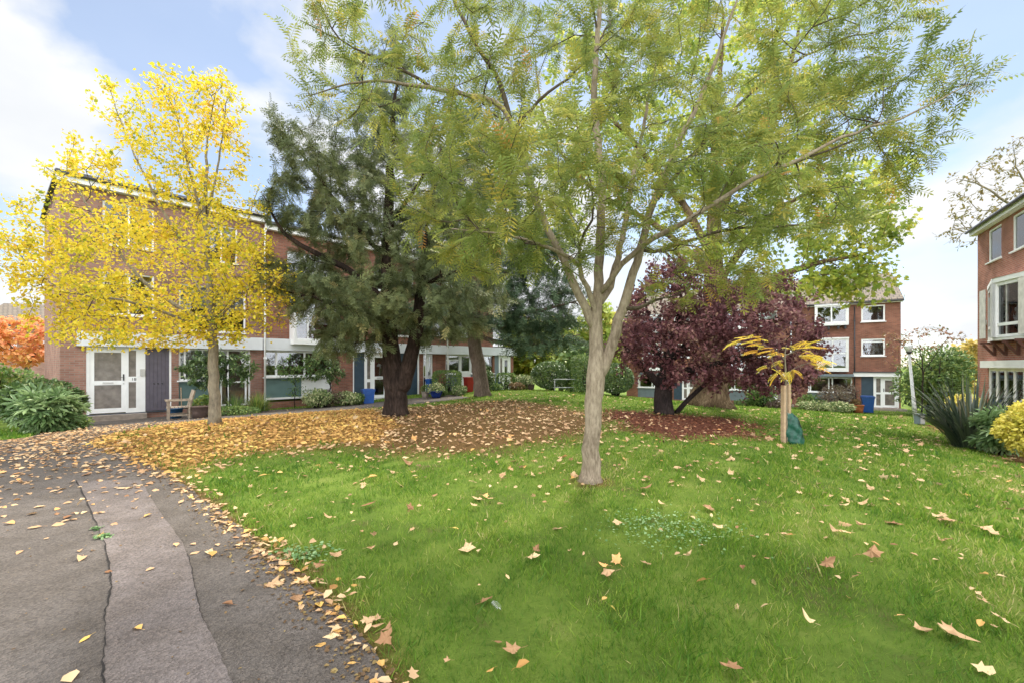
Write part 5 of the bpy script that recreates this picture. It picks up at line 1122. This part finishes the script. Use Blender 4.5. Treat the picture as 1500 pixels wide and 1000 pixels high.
def pot(name, label, px, py, Y, r, h, mat, cat='plant pot', taper=.75, plantm=None, plsz=.08, pln=300, group=None, bulge=0, ph=1.3):
    X = (px - 750) / F * Y; c = (X, Y, gz(X, Y)); t = thing(name, label, cat, c, 0, group); mb = MB()
    mb.lathe([(r * taper, 0), (r * (taper + (1 - taper) * .5) + bulge, h * .5), (r, h * .9), (r * 1.08, h * .92), (r * 1.08, h), (r * .92, h), (r * .88, h * .86), (0, h * .85)], 24); mb.build('pot_body', mat, t)
    m2 = MB(); m2.lathe([(0, h * .852), (r * .86, h * .862), (0, h * .9)], 16); m2.build('soil', soil, t)
    if plantm is not None:
        d = nrm(RNG.normal(size=(pln, 3))); d[:, 2] = np.abs(d[:, 2]); P_ = d * np.array([r * 1.15, r * 1.15, h * ph]) * (1 - .5 * RNG.random((pln, 1)) ** 2) + [0, 0, h * .92]
        a, N = leaf_frames(d, RNG); link('plant', scatter_mesh('plant', small[0], small[1], P_, a, N, plsz, RNG.random(pln), plantm), t)
    return t
pot('plant_pot', 'blue glazed pot standing behind the wooden garden armchair', 256, 609, 15.1, .24, .36, blueglaze if False else plain('teal_glaze', (.02, .08, .17), .25, .2, 8))
pot('planter', 'dark square topped planter right of the wooden armchair', 293, 613, 14.5, .24, .40, darkpot, taper=.85)
pot('plant_pot', 'broad blue glazed bowl of flowers near the recessed porch', 639, 583, 21.6, .34, .34, blueglaze, plantm=f_cream, taper=.6, pln=420, plsz=.1)
pot('plant_pot', 'pale stone pot left of the blue flower bowl', 623, 581, 22.0, .2, .3, stone, plantm=f_box, pln=200)
pot('plant_pot', 'small dark pot with green plant at the foot of the big dome', 778, 572, 25.0, .2, .34, darkpot, plantm=f_cream, pln=200)
pot('plant_pot', 'terracotta pot between rust shrub and blue wheelie bin', 1258, 604, 26.6, .26, .5, terracotta)
tag(MB().tube([(0, 0, 0), (.01, .28, 1.05)], .014, 8).build('garden_cane', stakewood, None, on(LF.world(LF.x(264), -.36))), 'thin wooden cane leaning on the brick pier beside the armchair', 'cane').rotation_euler = (0, 0, A45)
def crate(label, px, py, Y, wd, dp, h, rz, lid=True):
    X = (px - 750) / F * Y; t = thing('recycling_box', label, 'box', (X, Y, gz(X, Y)), rz, 'blue recycling boxes'); m = MB(); V = []
    for z, k_ in ((0, .86), (h * .9, 1.0)):
        for a, b in ((-1, -1), (1, -1), (1, 1), (-1, 1)): V.append((a * wd / 2 * k_, b * dp / 2 * k_, z))
    m.add(V, [(3, 2, 1, 0), (0, 1, 5, 4), (1, 2, 6, 5), (2, 3, 7, 6), (3, 0, 4, 7)]); m.box(-wd / 2 - .02, wd / 2 + .02, -dp / 2 - .02, dp / 2 + .02, h * .9, h); m.build('box_body', blueplastic, t)
    m = MB()
    for s_ in (-1, 1): m.box(-.1, .1, s_ * (dp / 2 + .02), s_ * (dp / 2 + .035), h * .68, h * .86)
    m.build('handle', blueplastic, t)
    if lid: m = MB(); m.box(-wd / 2 - .03, wd / 2 + .03, -dp / 2 - .03, dp / 2 + .03, h + .003, h + .045); m.box(-wd / 2 + .06, wd / 2 - .06, -dp / 2 + .06, dp / 2 - .06, h + .046, h + .065); m.build('lid', blueplastic, t)
    return t
crate('deep blue recycling box in front of the navy panel of the second house', 539, 586, 20.4, .52, .42, .62, R(30))
crate('blue recycling box in the recessed porch left of the clipped hedge', 632, 575, 24.2, .5, .4, .75, R(45))
crate('blue box almost hidden by the square hedge at the last door', 727, 571, 26.6, .4, .35, .5, R(45), False)
# small blue cap at the path corner
cp = G(45, 634); m = MB(); m.lathe([(.07, 0), (.075, .05), (.06, .09), (.0, .1)], 16); m.tube([(.05, 0, .03), (.12, 0, .03)], .02, 8); tag(m.build('watering_rose', plain('teal_plastic', (.05, .22, .26), .4), None, on(cp)), 'small blue green plastic spout lying below the fatsia', 'spout')
# red tapered marker
X = (686.5 - 750) / F * 24.2; RC = thing('red_bin', 'tall red bin half hidden behind the leaning trunk', 'bin', (X, 24.2, gz(X, 24.2)), R(40)); m = MB(); V = []
for z, k_ in ((0, .17), (.78, .21)):
    for a, b in ((-1, -1), (1, -1), (1, 1), (-1, 1)): V.append((a * k_, b * k_, z))
m.add(V, [(3, 2, 1, 0), (0, 1, 5, 4), (1, 2, 6, 5), (2, 3, 7, 6), (3, 0, 4, 7), (4, 5, 6, 7)]); m.build('bin_body', redplastic, RC)
m = MB(); m.box(-.24, .24, -.24, .24, .783, .83); m.build('lid', redplastic, RC)
# metal rail seat before the dome
r0, r1 = W(812, 569, 24.6), W(841, 570, 24.6); L = np.linalg.norm((r1 - r0)[:2]); RL_ = thing('handrail', 'white painted two bar rail in front of the clipped dome', 'rail', (r0[0], r0[1], gz(r0[0], r0[1])))
for xx in (.02, L - .02): m = MB(); m.tube([(xx, 0, -.1), (xx, 0, .68)], .024, 10); m.build('post', lampgrey, RL_)
for z in (.66, .2): m = MB(); m.tube([(-.06, -.03, z), (L + .06, -.03, z)], .026, 10); m.build('bar', lampgrey, RL_)
# wheelie bin across the green
X = (1271 - 750) / F * 26.8; BI = thing('wheelie_bin', 'blue wheelie bin outside the far end house', 'bin', (X, 26.8, gz(X, 26.8)), R(-32)); m = MB(); V = []
for z, kx, ky in ((.06, .23, .25), (.98, .30, .33)):
    for a, b in ((-1, -1), (1, -1), (1, 1), (-1, 1)): V.append((a * kx, b * ky, z))
m.add(V, [(3, 2, 1, 0), (0, 1, 5, 4), (1, 2, 6, 5), (2, 3, 7, 6), (3, 0, 4, 7), (4, 5, 6, 7)]); m.box(-.32, .32, -.35, .35, .92, .975); m.build('bin_body', blueplastic, BI)
m = MB(); m.box(-.33, .33, -.37, .36, .983, 1.03); m.box(-.29, .29, -.33, .32, 1.031, 1.06); m.build('lid', blueplastic, BI)
m = MB(); m.tube([(-.25, .40, .96), (.25, .40, .96)], .018, 8); m.build('handle', blueplastic, BI)
for s_ in (-1, 1): m = MB(); m.tube([(s_ * .24, .24, .1), (s_ * .30, .24, .1)], .1, 18, smooth=False); m.build('wheel', darkmetal, BI)
# lamp post, leaning a little
lb = G(1341, 613); lh = EYE - (504 - YH) / F * lb[1] - lb[2]; print('lamp', lb, lh)
LP = thing('street_lamp', 'pale slim lamp post leaning slightly beside the right lawn', 'lamp', tuple(lb)); LP.rotation_euler = (0, R(-5.6), 0)
m = MB(); m.tube([(0, 0, -.1), (0, 0, .9), (0, 0, .91), (0, 0, lh - .38)], [.075, .07, .058, .045], 16); m.build('post', lampgrey, LP)
m = MB(); m.lathe([(.05, lh - .40), (.09, lh - .33), (.11, lh - .30), (.05, lh - .295)], 18); m.build('collar', darkmetal, LP)
m = MB(); m.lathe([(.085, lh - .293), (.15, lh - .06), (.15, lh - .04), (.04, lh), (0, lh)], 20); m.build('lamp_shade', frostlamp, LP)
# grey cabinet at the lamp foot
cb0 = G(1347, 621); t = thing('utility_box', 'small grey service box at the foot of the lamp post', 'box', on(cb0), R(15)); m = MB(); m.box(-.13, .13, -.1, .1, -.05, .36); m.box(-.15, .15, -.12, .12, .363, .39); m.build('box_body', greyblue, t); m = MB(); m.box(-.11, .11, -.108, -.102, .03, .33); m.build('door', lampgrey, t)

# ------------------------------------------------------------------ grass
def in_view(x, y, m=1.25): return (y > 1.2) & (np.abs(x) < y * 1.172 * m + .5)
def grass_points():
    out = []
    ys = np.concatenate([np.arange(1.5, 8, .5), np.arange(8, 34, 2)])
    for i in range(len(ys) - 1):
        a, b = ys[i], ys[i + 1]; ym = (a + b) / 2; wd = 2 * (ym * 1.172 * 1.08 + 2.2); dens = min(5200, 5200 * (3.2 / ym) ** 1.75); k = int(wd * (b - a) * dens)
        out.append(np.stack([RNG.uniform(-wd / 2, wd / 2, k), RNG.uniform(a, b, k)], -1))
    return np.concatenate(out)
gp_ = grass_points(); x, y = gp_[:, 0], gp_[:, 1]
edge = poly_sd(x, y, PATH_POLY[::3]) + .05 * wobble(x, y, 4)
zb, zr, zg, zd = zone(x, y, BROWN, 2.2), zone(x, y, RED, 1.4), zone(x, y, GOLD, 1.6), zone(x, y, BED_R, .8)
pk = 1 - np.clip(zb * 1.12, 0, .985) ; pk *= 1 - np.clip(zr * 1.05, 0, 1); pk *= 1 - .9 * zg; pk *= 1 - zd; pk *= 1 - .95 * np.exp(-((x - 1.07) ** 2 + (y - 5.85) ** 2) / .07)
pk *= .30 + .70 * np.clip(1.3 * wobble(x, y, 2.2, 1.0) + .85, 0, 1)
LFside = ((x - LF.o[0]) * LF.d[1] - (y - LF.o[1]) * LF.d[0]); hs = LFside > .3      # not inside the left houses
keep = (edge < -.015) & (RNG.random(len(x)) < pk * np.clip(.25 + (-edge - .01) / .10, 0, 1)) & hs; x, y = x[keep], y[keep]
dist = np.hypot(x, y); hgt = np.where(dist < 6, .044, .052) * np.clip(RNG.normal(1, .3, len(x)), .4, 1.9) * np.where(RNG.random(len(x)) < .04, 1.6, 1) * (1 + .45 * np.clip(wobble(x, y, 1.6, 2), -1, 1)); wfac = np.clip(dist / 3.2, 1, 6.5)
pos = np.stack([x, y, hz_arr(x, y) - .004], -1); ln = RNG.normal(0, .5, (len(x), 2)) + .25 * np.stack([wobble(x, y, 3, 0), wobble(y, x, 3, 1)], -1)
A_ = np.concatenate([ln, np.ones((len(x), 1))], -1); N_r = np.concatenate([RNG.normal(0, 1, (len(x), 2)), np.zeros((len(x), 1))], -1)
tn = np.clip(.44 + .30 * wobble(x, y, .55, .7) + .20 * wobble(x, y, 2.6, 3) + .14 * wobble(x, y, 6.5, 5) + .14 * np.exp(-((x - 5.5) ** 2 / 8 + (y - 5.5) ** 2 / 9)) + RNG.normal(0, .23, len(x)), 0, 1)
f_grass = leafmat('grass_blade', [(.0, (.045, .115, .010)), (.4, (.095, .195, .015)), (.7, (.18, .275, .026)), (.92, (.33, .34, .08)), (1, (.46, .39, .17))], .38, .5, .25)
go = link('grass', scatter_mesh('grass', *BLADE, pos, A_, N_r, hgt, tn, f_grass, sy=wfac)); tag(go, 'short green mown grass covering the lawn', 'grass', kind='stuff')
# clover patch and weeds in the crack
def patchy(name, label, px, py, r, n, size, mat, h=.05, cat='weeds'):
    c = G(px, py); p = np.stack([c[0] + RNG.normal(0, r, n), c[1] + RNG.normal(0, r * .8, n), np.zeros(n)], -1); p[:, 2] = hz_arr(p[:, 0], p[:, 1]) + RNG.uniform(.2, 1, n) * h
    d = nrm(np.stack([RNG.normal(size=n), RNG.normal(size=n), .2 * RNG.normal(size=n)], -1)); o = link(name, scatter_mesh(name, *rhomb(.85, .15), p, d, np.array([0, 0, 1.]) + RNG.normal(0, .35, (n, 3)), size * RNG.uniform(.6, 1.3, n), RNG.random(n), mat)); tag(o, label, cat, kind='stuff')
f_clover = leafmat('clover_leaf', [(.0, (.07, .16, .05)), (.5, (.14, .26, .09)), (1, (.26, .37, .17))], .25)
patchy('clover_patch', 'blue green clover patch in the lawn right of the pale trunk', 978, 778, .30, 520, .026, f_clover, .06)
patchy('clover_patch', 'small clover tuft in the lawn near the path edge', 448, 818, .10, 160, .03, f_clover, .06)
patchy('crack_weed', 'green weeds growing in the asphalt crack', 151, 790, .03, 60, .03, f_clover, .03); patchy('crack_weed', 'tuft of weeds at the upper end of the asphalt crack', 143, 776, .02, 30, .03, f_clover, .03)

# ------------------------------------------------------------------ fallen leaves
f_fallen = leafmat('fallen_leaf', [(.0, (.24, .12, .06)), (.25, (.42, .25, .13)), (.6, (.58, .39, .22)), (.85, (.66, .48, .27)), (1, (.70, .36, .13))], .15, .7, .15)
f_fallen_y = leafmat('fallen_yellow', [(.0, (.34, .17, .06)), (.3, (.52, .29, .09)), (.65, (.64, .39, .13)), (.9, (.72, .47, .12)), (1, (.76, .56, .16))], .2, .7, .15)
f_fallen_r = leafmat('fallen_plum', [(.0, (.07, .022, .014)), (.5, (.17, .06, .03)), (1, (.36, .17, .09))], .15, .7, .15)
cand = []      # x, y, size, kind (0 plane leaf, 1 small oval), where (0 lawn, 1 path)
def sample(n, x0, x1, y0, y1, prob):
    a = np.stack([RNG.uniform(x0, x1, n), RNG.uniform(y0, y1, n)], -1); return a[RNG.random(n) < prob(a[:, 0], a[:, 1])]
def add(a, size, kind, sd=.22):
    for (x_, y_), s_ in zip(a, size * np.clip(RNG.normal(1, sd, len(a)), .45, 1.7)): cand.append((x_, y_, s_, kind))
sdp = lambda x, y: poly_sd(x, y, PATH_POLY[::3])
lawn = lambda x, y: (sdp(x, y) < -.03)
clump = lambda x, y, s=1.1, p=0: np.clip(wobble(x, y, s, p) + .55, .06, 1.3) / 1.3
add(sample(1500, -6, 9, 1.7, 8, lambda x, y: lawn(x, y) * .62 * clump(x, y, 1.5)), .088, 0, .32)
add(sample(900, -6, 9, 1.7, 8, lambda x, y: lawn(x, y) * .4 * clump(x, y, 1.2, 2)), .062, 1)
add(sample(4600, -8, 18, 8, 22, lambda x, y: lawn(x, y) * .30), .10, 0, .35)
add(sample(5200, -6, 14, 2.5, 18, lambda x, y: lawn(x, y) * .30 * clump(x, y, .9, 4)), .048, 1, .35)
add(sample(9000, -9, 8, 5, 22, lambda x, y: lawn(x, y) * zone(x, y, BROWN, 2.2, .8) * .55), .05, 1, .35)
add(sample(5200, -9, 8, 5, 22, lambda x, y: lawn(x, y) * (zone(x, y, BROWN, 1.5) * .75 + .35 * zone(x, y, BROWN, 6) * (y < 14))), .085, 1)
add(sample(900, -3, 7, 1.7, 7, lambda x, y: lawn(x, y) * .09), .05, 1)
add(sample(2500, -8, 6, 5.5, 12, lambda x, y: lawn(x, y) * .5 * zone(x, y, BROWN, 5, .8)), .075, 1, .3)
ed = cr_curve(EDGE[1:12], 400); k = RNG.integers(0, 400, 520); add(ed[k] + RNG.normal(0, .055, (520, 2)) + np.array([-.04, 0]), .062, 1, .3)
k = RNG.integers(0, 330, 45); add(ed[k] + RNG.normal(0, .10, (45, 2)), .068, 0)
pden = lambda x, y: np.clip(.012 + .95 * np.exp(-((x + 8.6) ** 2 / 16 + (y - 8.8) ** 2 / 6.5)) + .05 * (y > 3.6) + .12 * np.clip(y - 5, 0, 1), 0, 1)
add(sample(26000, -13.5, -1, 2.0, 13, lambda x, y: (sdp(x, y) > .03) * pden(x, y)), .066, 1, .3)
add(sample(2600, -13.5, -1, 2.0, 8, lambda x, y: (sdp(x, y) > .05) * .022), .075, 1, .35)
add(sample(26000, -12, -1, 5.5, 20, lambda x, y: zone(x, y, GOLD, .9, .3) * .95 * (sdp(x, y) < .25)), .072, 1)
add(sample(1500, -12, 0, 10, 22, lambda x, y: (sdp(x, y) > 0) * .22), .06, 1)
add(sample(400, 5, 14, 6, 13, lambda x, y: zone(x, y, BED_R, .6) * .8), .10, 0)
cand = np.array(cand); dz = hz_arr(cand[:, 0], cand[:, 1]); onp = sdp(cand[:, 0], cand[:, 1]) > -.01
gold_in = zone(cand[:, 0], cand[:, 1], GOLD, 1.5, .3) > .5
px_ = 750 + F * cand[:, 0] / cand[:, 1]; py_ = YH + F * (EYE - dz) / cand[:, 1]; inside = (px_ > 4) & (px_ < 1496) & (py_ < 994)
app = cand[:, 2] * F / np.hypot(cand[:, 0], cand[:, 1]) * inside * (RNG.random(len(cand)) * .2 + .9)
order = np.argsort(-app); big = order[:296]; rest = order[296:]
# the 296 nearest leaves, each an object
LV = []
for s_ in range(10): V, F_ = lobed(s_, [.15, .35, .6, .25, .85][s_ % 5]); LV.append((V, F_))
meshes = {}
def leaf_mesh(kind, var, mat, tone):
    key = (kind, var, mat.name, round(tone * 6))
    if key not in meshes:
        V, F_ = LV[var] if kind == 0 else rhomb(.62 if var % 2 else .5, [.05, .22, -.15, .3][var % 4])
        if kind == 1: V = [(x, y, z + .12 * (x - .4) ** 2 * (1 if var % 3 else -1.2)) for x, y, z in V]; V = [(x, y, z + .04) for x, y, z in V]
        mb = MB(); mb.add(V, F_); b = len(V); mb.tube([(0, 0, .02), (-.18, .02, .05), (-.36, .06 * (var % 3 - 1), .02)], .012, 4)
        me_o = mb.build('fallen_leaf', mat, None, tone=np.clip(tone + RNG.normal(0, .06, sum(len(v) for v in mb.V)), 0, 1)); meshes[key] = me_o.data; bpy.data.objects.remove(me_o)
    return meshes[key]
for i in big:
    x_, y_, s_, kind = cand[i]; kind = int(kind); t0 = float(np.clip(RNG.normal(.5, .27), .02, 1)); yel = (kind == 1 and RNG.random() < .35); mt = f_fallen_y if yel else f_fallen
    o = link('fallen_leaf', leaf_mesh(kind, int(RNG.integers(0, 10)), mt, t0), None, (x_, y_, dz[i] + (.014 if onp[i] else RNG.uniform(.028, .05))))
    o.rotation_euler = (RNG.normal(0, .12 if onp[i] else .32), RNG.normal(0, .12 if onp[i] else .32), RNG.uniform(0, 6.28)); o.scale = (s_ * (1.15 if kind == 0 else 1),) * 3
    where = 'asphalt path' if onp[i] else 'green lawn'; what = ('yellow oval' if yel else 'small tan oval') if kind else ('pale tan lobed' if t0 > .5 else 'darker brown lobed')
    tag(o, f'{what} fallen leaf lying on the {where}', 'leaf', f'{what} leaves on the {where}')
def stuff_leaves(name, ids, tmpl, mat, label, lift=.02, tl=.35, tone=None):
    p = np.stack([cand[ids, 0], cand[ids, 1], dz[ids] + np.where(onp[ids], .014, lift + RNG.uniform(0, .025, len(ids)))], -1); n = len(ids)
    a = np.stack([RNG.normal(size=n), RNG.normal(size=n), RNG.normal(0, .15, n)], -1); sc = cand[ids, 2]
    tag(link(name, scatter_mesh(name, *tmpl, p, a, np.array([0, 0, 1.]) + RNG.normal(0, tl, (n, 3)), sc * 1.1, tones(p, amt=.25) if tone is None else tone(p), mat)), label, 'leaves', kind='stuff')
k0 = cand[rest, 3] == 0; g_ = gold_in[rest]
stuff_leaves('fallen_leaves', rest[k0], simple_lobed(), f_fallen, 'lobed tan leaves scattered over the farther lawn')
stuff_leaves('fallen_leaves', rest[~k0 & g_], rhomb(.65, .2), f_fallen_y, 'carpet of golden leaves under the yellow tree', .015, .45)
stuff_leaves('fallen_leaves', rest[~k0 & ~g_ & ~onp[rest]], rhomb(.6, .2), f_fallen, 'small tan leaves scattered on bare soil and lawn edge')
stuff_leaves('fallen_leaves', rest[~k0 & ~g_ & onp[rest]], rhomb(.6, .15), f_fallen, 'small tan leaves strewn on the asphalt path', .012, .2)
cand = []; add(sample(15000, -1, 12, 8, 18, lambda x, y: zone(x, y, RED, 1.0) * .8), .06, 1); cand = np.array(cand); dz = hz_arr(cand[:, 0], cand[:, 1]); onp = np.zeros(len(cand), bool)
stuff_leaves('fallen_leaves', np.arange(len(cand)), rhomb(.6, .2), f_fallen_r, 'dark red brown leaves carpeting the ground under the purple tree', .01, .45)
kk = RNG.integers(0, 400, 2600); cr_ = ed[kk] + np.abs(RNG.normal(0, .16, (2600, 1))) * np.array([[-.8, -.25]]) + RNG.normal(0, .03, (2600, 2)); cand = np.concatenate([cr_, RNG.uniform(.012, .034, (2600, 1)), np.ones((2600, 1))], 1); cr2 = sample(2200, -11, 0, 2, 8, lambda x, y: (sdp(x, y) > .1) * .5); cand = np.concatenate([cand, np.concatenate([cr2, RNG.uniform(.006, .02, (len(cr2), 1)), np.ones((len(cr2), 1))], 1)]); dz = hz_arr(cand[:, 0], cand[:, 1]); onp = np.ones(len(cand), bool)
stuff_leaves('leaf_crumbs', np.arange(len(cand)), rhomb(.7, .2), f_dry, 'brown crumbled leaf bits lying along the edge of the asphalt path', .012, .3, tone=lambda p: RNG.random(len(p)))
# one grey feathery leaf
gf = G(722, 895); V, F_ = pinnate(8, .05, .34, .2); o = link('feather_leaf', scatter_mesh('feather_leaf', V, F_, np.zeros((1, 3)), np.array([[.5, -.8, .1]]), np.array([[0, .2, 1.]]), .085, np.array([.5]), leafmat('silver_leaf', [(0, (.5, .5, .47)), (1, (.6, .6, .58))], .1)), None, on(gf, .06)); tag(o, 'silver grey feathery leaf lying in the lawn grass', 'leaf')
